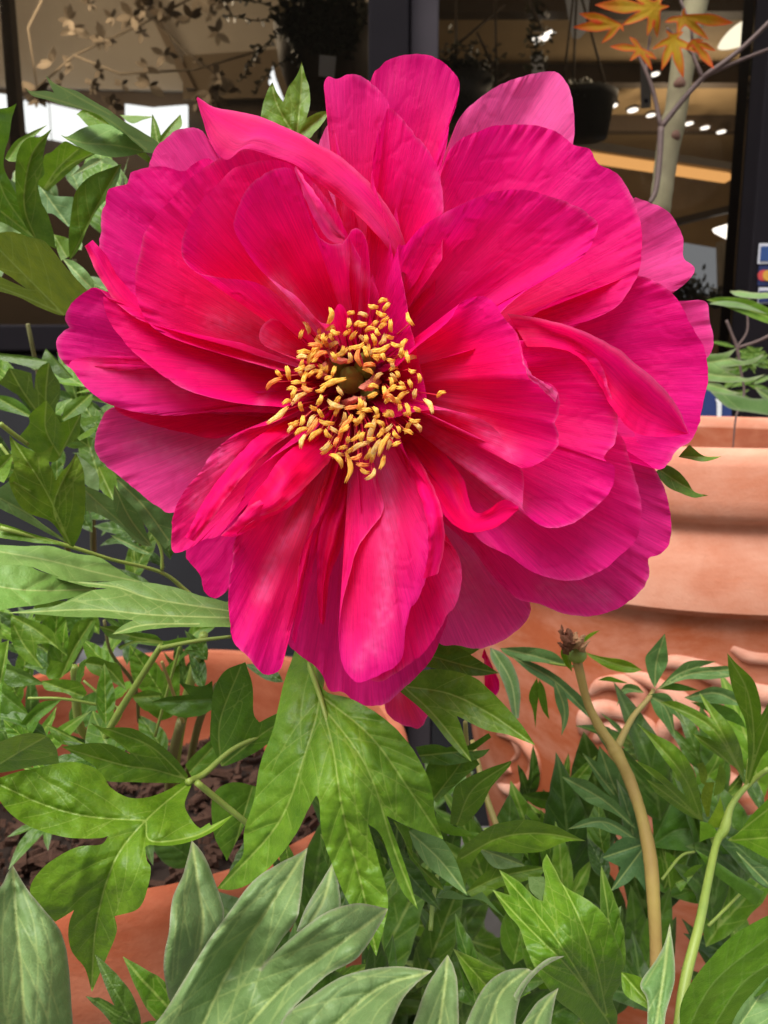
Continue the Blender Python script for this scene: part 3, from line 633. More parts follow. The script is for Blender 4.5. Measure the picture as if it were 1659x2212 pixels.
LN = [100]
def leaf(parent, f, poly, veins, ctrl, mat='leaf', col=(1, 1, 1), h=4.6, fold=2.2, puff=1.1, edge=.0, wavy=2.0, side=True, gap=46, name='leaf', lip=0.0, vw=2.6, ang=38, mains=9):
    """traced leaf. ctrl: [(x,y,z)] in the same frame, z in mm in front of the blossom plane"""
    LN[0] += 7; seed = LN[0]
    p = fr(f, poly); vs = [fr(f, v) for v in veins]
    if isinstance(ctrl, (int, float)): ctrl = [(poly[0][0], poly[0][1], ctrl)]
    cc = [(*fr(f, [(a, b)])[0], c) for a, b, c in ctrl]
    v2, F, vein, dm, ds, eb, area = blade(p, vs[:mains], h, vw, side, gap, ang, seed, vs[mains:])
    z = tps(cc)(v2)
    if vs: z = z+fold*(np.minimum(dm, 60)/60)**1.0*1.0-.6*np.exp(-(dm/5)**2)
    z = z+puff*.32*np.minimum(ds, 12)/12+wavy*noise2(v2[:, 0]/85+seed, v2[:, 1]/85, seed)+.5*noise2(v2[:, 0]/22, v2[:, 1]/22+seed, seed+1)
    z = z-lip*np.exp(-(eb/9)**2)
    W3 = PA(v2, z)
    if area > 0: F = [ff[::-1] for ff in F]     # picture y points down, so this keeps normals towards the viewer
    me = mesh(name, W3, F)
    fattr(me, 'vd', np.minimum(dm, 60)*2.6/vw); fattr(me, 'sd', np.minimum(ds, 60)*2.6/vw); fattr(me, 'edge', edge*np.exp(-(eb/3.0)**2))
    o = link(name, me, M[mat], parent); o.color = (*col, 1)
    return o

# ---- reusable leaf blades in a unit frame (root at 0,0, tip along +Y, length 1)
def lance(w, L=1.0, ang=0.0, org=(0, 0), n=7, asym=0):
    t = np.linspace(0, 1, n)[1:-1]; prof = w*np.sin(np.pi*t**.85)**.9*(1-.25*t)
    l = np.stack([-prof*(1+asym), t*L], 1); r = np.stack([prof*(1-asym), t*L], 1)[::-1]
    pts = np.vstack([[0, 0], l, [0, L], r]); a = math.radians(ang); R = np.array([[math.cos(a), -math.sin(a)], [math.sin(a), math.cos(a)]])
    return pts @ R.T+np.array(org)
VARI = {}
def variant(key, poly, veins, bend, mat, fold=.10, h=.028, gap=.20, edge=.3, wav=.02):
    seed = hash(key) % 97+3 if False else sum(map(ord, key))
    v2, F, vein, dm, ds, eb, area = blade(np.array(poly, float), [np.array(v, float) for v in veins], h, .012, True, gap, 38, seed)
    z = fold*np.minimum(dm, .25)*1.3+.02*np.minimum(ds, .05)/.05+wav*noise2(v2[:, 0]*5+seed, v2[:, 1]*5, seed)-bend*np.clip(v2[:, 1], 0, 2)**2+wav*.3*noise2(v2[:, 0]*18, v2[:, 1]*18, seed+1)
    y = v2[:, 1]*(1-.12*abs(bend)*v2[:, 1])
    if area < 0: F = [ff[::-1] for ff in F]
    me = mesh('leaf', np.stack([v2[:, 0], y, z], 1), F)
    fattr(me, 'vd', np.minimum(dm*170, 60)); fattr(me, 'sd', np.minimum(ds*170, 60)); fattr(me, 'edge', edge*np.exp(-(eb/.012)**2)); me.materials.append(M[mat]); VARI[key] = me
SHAPES = {
 'one': (lance(.17), [[(0, 0), (0, .5), (0, 1)]]),
 'wide': (lance(.25, asym=.1), [[(0, 0), (.01, .5), (0, 1)]]),
 'slim': (lance(.10, asym=.05), [[(0, 0), (0, .5), (0, 1)]]),
 'two': ([(0,0),(-.10,.12),(-.17,.30),(-.19,.46),(-.24,.62),(-.27,.74),(-.14,.62),(-.06,.50),(-.05,.62),(-.04,.78),(0,1),(.08,.82),(.14,.62),(.15,.42),(.11,.2),(.04,.06)], [[(0,0),(.02,.5),(0,1)], [(0,.2),(-.12,.45),(-.26,.73)]]),
 'three': ([(0,0),(-.10,.12),(-.20,.28),(-.28,.42),(-.38,.60),(-.24,.54),(-.13,.44),(-.12,.60),(-.07,.80),(0,1),(.08,.80),(.12,.62),(.12,.46),(.20,.56),(.36,.66),(.28,.46),(.20,.28),(.11,.12)], [[(0,0),(0,.5),(0,1)], [(0,.15),(-.15,.38),(-.37,.59)], [(0,.15),(.16,.40),(.35,.65)]]),
 'five': ([(0,0),(-.12,.06),(-.30,.14),(-.50,.30),(-.30,.30),(-.18,.30),(-.24,.48),(-.34,.74),(-.16,.62),(-.08,.50),(-.08,.7),(0,1.0),(.10,.72),(.09,.5),(.18,.6),(.32,.72),(.26,.48),(.18,.30),(.32,.28),(.48,.26),(.30,.12),(.10,.05)], [[(0,0),(0,.5),(0,1)], [(0,.05),(-.2,.4),(-.33,.73)], [(0,.05),(.2,.45),(.31,.71)], [(0,.03),(-.25,.2),(-.48,.29)], [(0,.03),(.25,.2),(.46,.25)]]),
}
for mk in ('leaf', 'leaf_dark', 'leaf_grey'):
    for k, (p_, v_) in SHAPES.items():
        for bi, b_ in enumerate((.12, .45)):
            variant(f'{k}{bi}{mk}', p_, v_, b_, mk)
def put(parent, kind, x0, y0, z0, x1, y1, z1, roll=0.0, mat='leaf', col=(1, 1, 1), bend=0, up=.35, wid=1.0, name='leaf'):
    """a stock blade from root pixel to tip pixel"""
    a = Vector(P(x0, y0, z0)); b = Vector(P(x1, y1, z1)); y = (b-a); L = y.length; y.normalize()
    nrm = Vector(-FW)*(1-up)+Vector((0, 0, 1))*up; nrm.normalize()
    nrm = (nrm-y*nrm.dot(y)).normalized(); nrm = Matrix.Rotation(roll, 3, y) @ nrm
    x = y.cross(nrm).normalized()
    o = bpy.data.objects.new(name, VARI[f'{kind}{bend}{mat}']); S.collection.objects.link(o); o.parent = parent
    o.matrix_parent_inverse = Matrix.Translation(-Vector(parent.location))
    m = Matrix.Identity(4)
    for i in range(3): m[i][0] = x[i]*L*wid; m[i][1] = y[i]*L; m[i][2] = nrm[i]*L; m[i][3] = a[i]
    o.matrix_basis = m; o.color = (*col, 1); return o

M['stem'] = simple('stem_green', (.26, .32, .055), .45, .4, .3, 90, .15, col2=(.14, .22, .04))
M['stem_brown'] = simple('stem_brown', (.34, .20, .075), .5, .4, .3, 60, .2, col2=(.25, .28, .06))
M['stem_bud'] = simple('stem_bud', (.36, .30, .07), .6, .25, .3, 35, .5, col2=(.20, .085, .04))
M['stem_dark'] = simple('stem_dark', (.16, .15, .05), .55, .3, .4, 80, .2)
M['twig'] = simple('twig', (.115, .075, .065), .6, .3, .4, 160, .3)
M['trunk'] = simple('trunk', (.25, .235, .13), .8, .15, .3, 34, .6, col2=(.12, .085, .06))
# ------------------------------------------------------------------ the blossom
STREAKS = (([(705,1000),(650,1110),(590,1215),(565,1290)], 17, .42), ([(838,1020),(838,1150),(830,1300),(812,1400)], 19, .38), ([(905,925),(1000,1000),(1110,1090)], 26, .6), ([(940,885),(1050,930),(1100,975)], 22, .45),
           ([(600,610),(660,680),(715,740)], 20, .55), ([(470,690),(560,730),(640,775)], 26, .4), ([(560,880),(600,800),(520,780)], 10, .3), ([(200,790),(300,810),(400,850)], 16, .25), ([(300,950),(400,985),(480,990)], 30, .4), ([(1010,1200),(1000,1300)], 40, .3),
           ([(700,480),(760,560),(790,610)], 12, .4), ([(940,380),(960,470)], 14, .2), ([(740,450),(690,400)], 16, .3), ([(1180,1270),(1300,1290)], 26, .3), ([(770,1440),(840,1330)], 14, .35), ([(460,1000),(420,1090)], 18, .3))

def petal(rim, zb=-26, base=(765, 830), cup=0.0, folds=(), ruff=2.2, scal=3.0, curl=0.0, gp=0.8, hue=0.0, pale=0.0, swirl=0.0,
          seed=0, dark=0.0, t0=0.04, ridge=(), edge=0.5, lobe=0.0, crease=.32, parent=None, label=None):
    rim = np.asarray(rim, float)
    c = catmull(rim, step=10)
    length = np.sum(np.linalg.norm(np.diff(c[:, :2], axis=0), axis=1))
    ns = int(max(24, length/5.0)); c = resample(c, ns)
    s = np.linspace(0, 1, ns)
    b = np.array(base, float)
    rv = c[:, :2]-b; rl = np.linalg.norm(rv, axis=1); rmax = rl.max()
    ends = np.clip(np.minimum(s, 1-s)/0.12, 0, 1)
    sc = (noise1(s*length/58.0, seed+11, 3)*scal*1.2+noise1(s*length/11.0, seed+12, 2)*1.6-4*np.clip(noise1(s*length/60.0, seed+13, 1)-.75, 0, 1)*8)*ends
    rl2 = rl+sc
    nt_ = int(max(30, rmax/7.0))
    t = np.linspace(t0, 1, nt_)
    T, Sg = np.meshgrid(t, s, indexing='ij')
    dirs = rv/(rl[:, None]+1e-9)
    perp = np.stack([-dirs[:, 1], dirs[:, 0]], 1)
    xy = b+T[..., None]*rl2[None, :, None]*dirs[None]
    xy = xy+perp[None]*(swirl*np.sin(np.pi*T)*rmax)[..., None]
    g = T**gp
    z = zb+(c[None, :, 2]-zb)*g
    z = z+cup*np.sin(np.pi*Sg)*np.sin(np.pi*np.clip(T, 0, 1)**.9)
    z = z-curl*np.clip((T-.78)/.22, 0, 1)**2
    Sw = Sg+.05*noise2(T*2.2+seed, Sg*2+seed*.7, seed+31)+.025*noise2(T*5+seed, Sg*6, seed+32)
    for (f0, a, ph) in folds:
        z = z+.8*a*np.cos(2*np.pi*(f0*Sw+ph))*np.clip(.7+.8*noise2(Sg*3+seed, T*3+seed, seed+33), .1, 1.4)*np.clip(T*1.6, 0, 1)*(1-.35*T)
    for (s0, w, a) in ridge:
        z = z+a*np.exp(-((Sg-s0)/w)**2)*np.sin(np.pi*np.clip(T*.95+.05, 0, 1))**.7
    pm0 = np.clip(.6+noise2(Sg*length/140.0+seed, T*2.5+seed, seed+77), .1, 1.2)
    rr = noise1(s*length/70.0, seed+3, 3)
    z = z+ruff*rr[None]*np.clip((T-.6)/.4, 0, 1)**2*.5*pm0+.5*ruff*noise2(Sg*length/95.0+seed, T*rmax/120.0+seed, seed+21)*np.clip(T*1.5, 0, 1)+.25*noise2(Sg*length/30.0+seed, T*rmax/60.0+seed, seed+22)*T
    X = xy[..., 0]; Y = xy[..., 1]; rg = 1-np.abs(noise2(X/46+seed*3, Y/46+seed, seed+41)+.4*noise2(X/20+seed, Y/20+seed*5, seed+42))
    z = z-crease*1.0*np.clip(rg-.86, 0, 1)/.14*np.clip((T-.25)/.6, 0, 1)+.5*noise2(X/75+seed, Y/75, seed+43)*np.clip(T*1.5, 0, 1)
    pm = np.clip(.5+1.1*noise1(s*length/120.0, seed+75, 1), .05, 1)
    z = z+1.3*pm[None]*noise1(s*length/15.0, seed+70, 2)[None]*np.clip((T-.88)/.12, 0, 1)**1.5*ends[None]+1.0*pm[None]*noise1(s*length/40.0, seed+71, 2)[None]*np.clip((T-.72)/.28, 0, 1)**2
    z = z+1.0*noise2(Sg*7+seed, T*3+seed, seed)*np.clip(T*2, 0, 1)
    V = PA(xy.reshape(-1, 2), z.ravel())
    F = []
    for i in range(nt_-1):
        for j in range(ns-1):
            a = i*ns+j; F.append((a, a+1, a+1+ns, a+ns))
    me = mesh('petal', V, F)
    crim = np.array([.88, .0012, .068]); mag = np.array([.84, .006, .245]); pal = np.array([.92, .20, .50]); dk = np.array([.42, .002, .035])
    w = np.clip(hue+edge*np.clip((T-.55)/.45, 0, 1)**1.5+.22*noise2(Sg*5+9, T*4, seed+5), 0, 1)[..., None]
    col = crim*(1-w)+mag*w
    pw = np.clip(pale+.62*np.exp(-((T-.30)/.20)**2)*np.clip(.45+.9*noise2(Sg*9, T*1.2+3, seed+8), 0, 1), 0, 1)[..., None]
    col = col*(1-pw)+pal*pw
    fl = xy.reshape(-1, 2); stv = np.zeros(len(fl))
    for ln, wd_, am in STREAKS: stv = np.maximum(stv, am*np.exp(-(seg_dist(fl, np.array(ln, float))/wd_)**2))
    stv = stv*(.75+.5*noise2(fl[:, 0]/9, fl[:, 1]/9+seed, seed+61)); sv = np.clip(stv.reshape(T.shape), 0, .9)[..., None]
    col = col*(1-sv)+pal*sv
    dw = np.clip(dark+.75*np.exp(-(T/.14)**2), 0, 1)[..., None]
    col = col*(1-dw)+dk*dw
    ew = (np.clip((T-.985)/.015, 0, 1)*.35*np.clip(.2+1.3*noise2(Sg*12, T*0+seed, seed+51), 0, 1))[..., None]
    col = col*(1-ew)+pal*ew
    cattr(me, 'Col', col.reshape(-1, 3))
    st = np.stack([Sg*length/60.0+seed*7.3, T*rmax/60.0, np.full_like(T, seed*1.7)], -1)
    vattr(me, 'st', st.reshape(-1, 3))
    o = link('petal', me, M['petal'], parent)
    if label: o['label'] = label
    return o

def ribbon(A, B, bulge=0.0, ruff=1.5, hue=0.3, pale=0.0, seed=0, dark=0.0, fold=0.0, parent=None, edgeA=0.0, edgeB=0.0, n2=22, label=None):
    """a long folded petal between two outline curves A and B, base first, tip last"""
    a = catmull(np.asarray(A, float), step=8); b_ = catmull(np.asarray(B, float), step=8)
    n = int(max(30, max(len(a), len(b_))*1.5)); a = resample(a, n); b_ = resample(b_, n)
    t = np.linspace(0, 1, n); s = np.linspace(0, 1, n2)
    S_, T = np.meshgrid(s, t)
    q = a[:, None, :]*(1-S_[..., None])+b_[:, None, :]*S_[..., None]
    z = q[..., 2]+bulge*np.sin(np.pi*S_)*np.sin(np.pi*np.clip(T, .02, .98))**.5+fold*np.cos(2*np.pi*S_*1.5)*np.sin(np.pi*T)
    z += ruff*(noise1(t*9, seed, 3)[:, None]*(S_-.5)*2)
    z += .6*noise2(S_*4+seed, T*10, seed+2)
    xy = q[..., :2]+np.stack([noise1(t*14, seed+5, 3)[:, None]*(S_-.5)*5, noise1(t*14, seed+6, 3)[:, None]*(S_-.5)*5], -1)
    V = PA(xy.reshape(-1, 2), z.ravel()); F = []
    for i in range(n-1):
        for j in range(n2-1):
            k = i*n2+j; F.append((k, k+1, k+1+n2, k+n2))
    me = mesh('petal', V, F)
    crim = np.array([.88, .0012, .068]); mag = np.array([.86, .008, .26]); pal = np.array([.86, .17, .38]); dk = np.array([.42, .002, .035])
    w = np.clip(hue+.3*T+.25*noise2(S_*4, T*6, seed+5), 0, 1)[..., None]; col = crim*(1-w)+mag*w
    pw = np.clip(pale+.4*noise2(S_*3, T*4+5, seed+9)*pale*2+edgeA*np.clip(1-S_/.16, 0, 1)+edgeB*np.clip((S_-.84)/.16, 0, 1), 0, .9)[..., None]; col = col*(1-pw)+pal*pw
    dw = np.clip(dark+.5*np.exp(-(T/.12)**2), 0, 1)[..., None]; col = col*(1-dw)+dk*dw
    cattr(me, 'Col', col.reshape(-1, 3))
    L = np.sum(np.linalg.norm(np.diff(a[:, :2], axis=0), axis=1))
    wd = np.linalg.norm((a-b_)[:, :2], axis=1).mean()
    vattr(me, 'st', np.stack([S_*wd/60+seed*3.1, T*L/60, np.full_like(T, seed*1.3)], -1).reshape(-1, 3))
    o = link('petal', me, M['petal'], parent)
    if label: o['label'] = label
    return o

def Z(pts, z):
    """rim list with per-point z: z is a number or a (start, mid, end) triple"""
    n = len(pts)
    if isinstance(z, (int, float)): zz = [z]*n
    else:
        zz = np.interp(np.linspace(0, 1, n), np.linspace(0, 1, len(z)), z)
    return [(p[0], p[1], float(k)) for p, k in zip(pts, zz)]

fc = P(765, 830, -30)
plant_root = thing('peony_plant', 'peony in the near terracotta pot, bearing the huge open magenta blossom with yellow stamens', 'plant', tuple(P(640, 2600, -130)))
# the receptacle carries the petals and stamens
def ovoid(name, c, axis, L, R, mat, parent, n=14, m=12, tip=0.35, groove=0.0):
    c = np.array(c); ax = np.array(axis, float); ax /= np.linalg.norm(ax); u = np.cross(ax, [0.2, .1, .97]); u /= np.linalg.norm(u); v = np.cross(ax, u)
    V = []; F = []
    for i in range(n):
        t = i/(n-1); r = R*math.sin(math.pi*min(t, 1)**.8)**.75*(1-tip*t) if 0 < t < 1 else R*.02
        for k in range(m):
            a = 2*math.pi*k/m; rr = r*(1-groove*max(0, math.cos(a))**6); V.append(c+ax*L*t+rr*(math.cos(a)*u+math.sin(a)*v))
    for i in range(n-1):
        for k in range(m):
            a = i*m+k; b = i*m+(k+1) % m; F.append((a, b, b+m, a+m))
    F.append(tuple(range(m))[::-1]); F.append(tuple((n-1)*m+k for k in range(m)))
    return link(name, mesh(name, V, F), mat, parent)
M['carpel'] = simple('carpel_green', (.34, .42, .075), .5, .4, .3, 400, .3)
M['stigma'] = simple('stigma_red', (.42, .03, .05), .5, .3, .2, 400, .2)
M['disc'] = simple('disc_pink', (.95, .30, .20), .5, .3, .25, 300, .2)
M['anther'] = simple('anther_yellow', (1.0, .56, .07), .6, .2, .0, 300, .3, col2=(1.0, .47, .08))
M['anther2'] = simple('anther_pale', (1.0, .70, .20), .6, .2, .0, 300, .3, col2=(1.0, .60, .15))
M['anther3'] = simple('anther_orange', (1.0, .44, .14), .55, .3, .2, 500, .5, col2=(.95, .28, .12))
def anther_mat(name, c1, c2):
    m, n, out = newmat(name); L = n.links; g_ = N(n, 'ShaderNodeNewGeometry'); a = N(n, 'ShaderNodeTexNoise', Scale=900.0, Detail=4.0); L.new(g_.outputs['Position'], a.inputs['Vector'])
    x = N(n, 'ShaderNodeMix', data_type='RGBA'); x.inputs[6].default_value = (*c2, 1); x.inputs[7].default_value = (*c1, 1); r = N(n, 'ShaderNodeMapRange'); r.inputs[1].default_value = .35; r.inputs[2].default_value = .6; L.new(a.outputs['Fac'], r.inputs[0]); L.new(r.outputs[0], x.inputs[0])
    d = N(n, 'ShaderNodeBsdfDiffuse'); t = N(n, 'ShaderNodeBsdfTranslucent'); L.new(x.outputs[2], d.inputs[0]); L.new(x.outputs[2], t.inputs[0])
    bp = N(n, 'ShaderNodeBump', Strength=.7, Distance=.0003); L.new(a.outputs['Fac'], bp.inputs['Height']); L.new(bp.outputs[0], d.inputs['Normal'])
    mx = N(n, 'ShaderNodeMixShader'); mx.inputs[0].default_value = .45; L.new(d.outputs[0], mx.inputs[1]); L.new(t.outputs[0], mx.inputs[2]); L.new(mx.outputs[0], out.inputs[0]); return m
M['anther'] = anther_mat('anther_yellow', (1.0, .76, .18), (1.0, .56, .08)); M['anther2'] = anther_mat('anther_pale', (1.0, .86, .38), (1.0, .68, .18)); M['anther3'] = anther_mat('anther_orange', (1.0, .50, .14), (1.0, .34, .10))
M['filament'] = simple('filament_red', (.62, .02, .05), .45, .3, .2, 300, 0)
M['filament2'] = simple('filament_pink', (.80, .14, .12), .45, .3, .2, 300, 0)
bk = -FW
flower = ovoid('flower', P(770, 860, -46), bk+.25*UPV, .016, .011, M['carpel'], plant_root)
PT = lambda *a, **k: petal(*a, parent=flower, **k)
RB = lambda *a, **k: ribbon(*a, parent=flower, **k)
sd_ = iter(range(1, 200))

# --- back petals
PT(Z([(960,420),(972,310),(1000,245),(1055,198),(1130,165),(1195,156),(1224,180),(1238,222),(1240,290),(1230,330),(1180,430)], (-22,-34,-22)), zb=-34, pale=.42, hue=1.0, seed=next(sd_), ruff=2)
PT(Z([(600,520),(665,400),(690,310),(712,262),(745,250),(800,300),(860,400)], -22), zb=-34, pale=.45, hue=.5, seed=next(sd_))
PT(Z([(740,480),(785,310),(795,200),(812,150),(845,128),(895,115),(935,122),(965,140),(992,176),(985,230),(972,262),(966,310),(950,372),(930,460)], (-14,-16,-14)), zb=-32, hue=.55, seed=next(sd_), ridge=((.35,.1,2.5),(.7,.08,2)), ruff=2, scal=2)
PT(Z([(1330,600),(1362,440),(1385,432),(1430,450),(1458,478),(1476,520),(1476,556),(1500,582),(1480,612),(1448,636),(1400,660)], (-20,-26,-20)), zb=-34, pale=.28, hue=1.0, seed=next(sd_), ruff=3)
PT(Z([(1400,640),(1465,650),(1524,650),(1534,690),(1542,742),(1522,780),(1480,820)], -28), zb=-34, pale=.22, hue=1.0, seed=next(sd_), ruff=3)
PT(Z([(300,420),(326,345),(332,322),(350,300),(385,282),(428,277),(450,300),(480,345),(500,420)], (-18,-20,-18)), zb=-34, pale=.15, hue=.85, seed=next(sd_), ridge=((.55,.06,3),))
PT(Z([(560,900),(420,890),(300,872),(232,885),(212,920),(204,965),(222,1000),(250,1020),(288,1052),(340,1092),(378,1106),(440,1060),(520,1000)], (-16,-20,-16)), zb=-34, pale=.22, hue=.8, seed=next(sd_), ridge=((.6,.1,3),), ruff=3)
PT(Z([(560,1080),(400,1150),(398,1200),(432,1240),(442,1278),(466,1292),(488,1278),(520,1240),(600,1150)], -20), zb=-34, dark=.25, hue=1.0, seed=next(sd_))
PT(Z([(590,1150),(600,1280),(614,1375),(645,1412),(690,1450),(716,1498),(745,1502),(780,1520),(828,1524),(872,1488),(922,1440),(950,1385),(985,1250),(950,1150)], (-14,-16,-14)), zb=-34, hue=.95, dark=.12, pale=.05, seed=next(sd_), folds=((3.5,1.6,.1),), ruff=2)
PT(Z([(900,1130),(930,1280),(945,1385),(990,1394),(1038,1400),(1100,1374),(1138,1342),(1147,1305),(1120,1240),(1060,1130),(980,1080)], (-18,-24,-18)), zb=-34, hue=1.0, pale=.22, seed=next(sd_), folds=((2.5,1.2,.1),))
PT(Z([(960,1130),(1020,1185),(1060,1240),(1112,1290),(1165,1304),(1215,1324),(1270,1330),(1330,1316),(1378,1285),(1402,1245),(1402,1207),(1428,1196),(1446,1165),(1447,1110),(1432,1050),(1400,990),(1340,900),(1240,850)], (-10,-14,-12)), zb=-33, hue=.95, pale=.08, seed=next(sd_), folds=((4.5,1.4,.3),), ruff=2)
# --- left long petals
PT(Z([(600,895),(476,946),(400,935),(317,915),(250,885),(280,850),(450,850)], -14), zb=-32, hue=.25, dark=.2, seed=next(sd_), edge=.1)
PT(Z([(600,893),(520,890),(446,891),(372,898),(297,891),(236,872),(190,842),(160,805),(148,785),(180,772),(300,770),(480,800)], (-8,-4,-8)), zb=-30, hue=.55, pale=.05, seed=next(sd_), ridge=((.35,.12,3),))
PT(Z([(560,850),(396,800),(240,786),(180,800),(148,792),(128,768),(121,738),(138,714),(150,708),(140,690),(152,660),(180,634),(205,620),(230,640),(270,672),(350,700)], (-4,-10,-2)), zb=-30, hue=.85, dark=.08, seed=next(sd_), folds=((2.5,2.2,.2),), ruff=2.5)
RB(Z([(600,800),(450,762),(340,722),(262,668),(215,600),(196,560),(183,532)], (-16,2,2)), Z([(600,760),(470,735),(380,700),(318,660),(258,600),(228,550),(200,518)], (-14,-4,-2)), seed=next(sd_), hue=.25, bulge=2, edgeA=.4)
PT(Z([(614,880),(496,868),(396,838),(317,784),(272,745),(236,690),(222,640),(250,655),(300,690),(360,708),(520,740)], (6,4,4)), zb=-28, hue=.35, seed=next(sd_), ridge=((.3,.1,3),), edge=.3)
PT(Z([(330,730),(282,678),(245,632),(222,588),(214,540),(215,492),(222,455),(232,440),(236,410),(275,398),(282,374),(345,358),(400,370),(450,345),(520,400)], (-4,-6,-8)), zb=-30, hue=.6, seed=next(sd_), folds=((2.5,1.5,.3),), scal=5)
PT(Z([(600,800),(426,749),(347,719),(315,690),(293,640),(292,590),(303,545),(312,505),(335,465),(368,432),(415,385),(468,348),(530,322),(600,318),(680,360),(740,480)], (6,4,6)), zb=-28, hue=.35, seed=next(sd_), folds=((2.2,2,.1),), pale=.02)
# --- the top
PT(Z([(820,640),(760,440),(735,330),(712,240),(700,195),(706,168),(740,161),(778,162),(806,182),(832,210),(842,240),(838,300),(850,420),(880,560)], (-4,-2,-4)), zb=-26, hue=.4, seed=next(sd_), ridge=((.45,.1,3),), pale=.05)
PT(Z([(870,640),(830,470),(806,380),(810,310),(830,255),(840,232),(868,255),(912,305),(946,366),(958,440),(955,560)], (4,2,4)), zb=-26, hue=.35, seed=next(sd_), ridge=((.35,.1,3),))
RB(Z([(872,612),(848,548),(800,492),(740,438),(690,396),(645,362),(590,338),(530,322),(490,345),(455,310),(438,262),(424,212)], (2,12,14)),
   Z([(884,560),(868,505),(820,420),(772,368),(720,330),(665,298),(610,272),(560,252),(510,240),(476,233),(452,226),(427,210)], (-2,4,8)), seed=next(sd_), hue=.45, pale=.12, bulge=3, edgeB=.35, ruff=1)
PT(Z([(700,740),(640,672),(560,612),(480,600),(425,588),(397,562),(391,530),(402,490),(432,440),(490,378),(545,352),(620,350),(700,420),(780,560)], (16,14,16)), zb=-26, hue=.2, seed=next(sd_), folds=((1.8,2,.3),))
# --- the right
PT(Z([(940,640),(945,430),(962,345),(985,308),(1030,283),(1090,270),(1140,267),(1195,282),(1238,314),(1274,322),(1290,352),(1335,378),(1368,428),(1387,482),(1386,545),(1370,610),(1320,670),(1200,720)], (-4,-8,-4)), zb=-30, hue=.45, seed=next(sd_), folds=((3.5,1.4,.1),), ruff=2, scal=4)
PT(Z([(1050,760),(1200,650),(1310,615),(1372,594),(1430,616),(1462,648),(1492,700),(1518,745),(1529,800),(1522,870),(1500,940),(1462,980),(1424,1014),(1380,990),(1280,930),(1100,870)], (-4,-10,-6)), zb=-30, hue=.5, seed=next(sd_), folds=((3.2,1.2,.2),), ruff=2)
PT(Z([(1150,830),(1290,900),(1345,945),(1365,1010),(1384,1085),(1376,1160),(1335,1206),(1285,1240),(1222,1254),(1155,1238),(1095,1198),(1040,1170),(990,1110),(930,1020)], (4,4,0)), zb=-29, hue=.75, seed=next(sd_), folds=((5,1.8,.3),), pale=.04)
PT(Z([(930,900),(862,560),(880,520),(925,480),(985,446),(1060,416),(1130,410),(1190,424),(1242,446),(1275,468),(1292,490),(1268,545),(1210,585),(1120,640),(1040,720)], (8,10,8)), zb=-27, hue=.65, seed=next(sd_), folds=((2.5,1.6,.2),), dark=.03)
PT(Z([(1000,760),(1110,735),(1190,745),(1262,762),(1295,785),(1318,850),(1333,900),(1330,950),(1306,990),(1330,1010),(1322,1058),(1284,1096),(1232,1132),(1176,1138),(1132,1100),(1128,1020),(1060,960),(940,900)], (16,18,14)), zb=-26, hue=.5, seed=next(sd_), folds=((3.5,1.6,.1),), scal=4)
RB(Z([(1095,678),(1178,690),(1262,716),(1330,752),(1392,800),(1440,846),(1468,890),(1488,936)], (14,26,20)), Z([(1140,748),(1200,752),(1255,775),(1300,840),(1335,900),(1378,936),(1436,944),(1486,938)], (16,20,18)), seed=next(sd_), hue=.3, bulge=-5, edgeA=.55, ruff=1)
PT(Z([(840,905),(930,885),(1040,905),(1095,960),(1120,1010),(1165,1000),(1206,960),(1203,915),(1210,868),(1196,832),(1148,815),(1135,775),(1118,722),(1086,682),(1052,642),(1000,650),(968,695),(900,750),(860,790)], (12,36,14)), zb=-26, hue=.3, seed=next(sd_), folds=((2.5,2.4,.35),), cup=-4, scal=4, curl=2)
# --- the bottom
RB(Z([(835,920),(880,1000),(920,1060),(965,1118),(1012,1150),(1062,1142),(1100,1118),(1120,1102)], (-8,18,26)), Z([(880,915),(952,975),(1000,1030),(1012,1080),(1030,1108),(1058,1098),(1090,1080),(1120,1094)], (-10,8,30)), seed=next(sd_), hue=.15, bulge=-5, ruff=1)
PT(Z([(860,960),(930,1130),(985,1190),(998,1238),(990,1292),(962,1342),(905,1420),(845,1462),(800,1470),(770,1400),(780,1100)], (4,8,8)), zb=-26, hue=.25, seed=next(sd_), ridge=((.4,.1,3),))
PT(Z([(780,930),(822,1060),(826,1110),(775,1178),(757,1235),(740,1300),(731,1372),(742,1440),(770,1472),(800,1465),(865,1425),(880,1345),(912,1272),(928,1215),(952,1120),(930,1060),(880,985),(850,900)], (8,24,8)), zb=-24, hue=.35, seed=next(sd_), ridge=((.60,.10,5),(.25,.08,-3)), pale=.03, cup=3)
RB(Z([(745,985),(718,1075),(690,1150),(684,1235),(690,1345)], (-12,4,2)), Z([(768,1000),(758,1095),(732,1195),(713,1250),(700,1350)], (-12,-2,0)), seed=next(sd_), hue=.15, bulge=4, fold=1.5, dark=.1)
RB(Z([(790,985),(770,1060),(768,1130),(765,1190)], (-12,2,2)), Z([(825,1000),(835,1060),(828,1110),(790,1170)], (-12,6,8)), seed=next(sd_), hue=.05, bulge=3, dark=.15)
PT(Z([(700,900),(640,1040),(565,1108),(516,1148),(498,1215),(490,1270),(496,1340),(506,1390),(540,1424),(570,1456),(600,1450),(612,1430),(618,1370),(640,1280),(652,1190),(700,1100),(745,960)], (6,24,4)), zb=-24, hue=.2, seed=next(sd_), ridge=((.72,.09,6),(.45,.06,-4)), scal=3)
PT(Z([(660,880),(585,915),(520,932),(462,975),(430,1020),(400,1060),(374,1110),(370,1190),(405,1188),(440,1165),(472,1158),(500,1120),(520,1080),(560,1010),(680,930)], (6,16,10)), zb=-25, hue=.25, seed=next(sd_), folds=((1.8,2.5,.3),), pale=.03, scal=4)
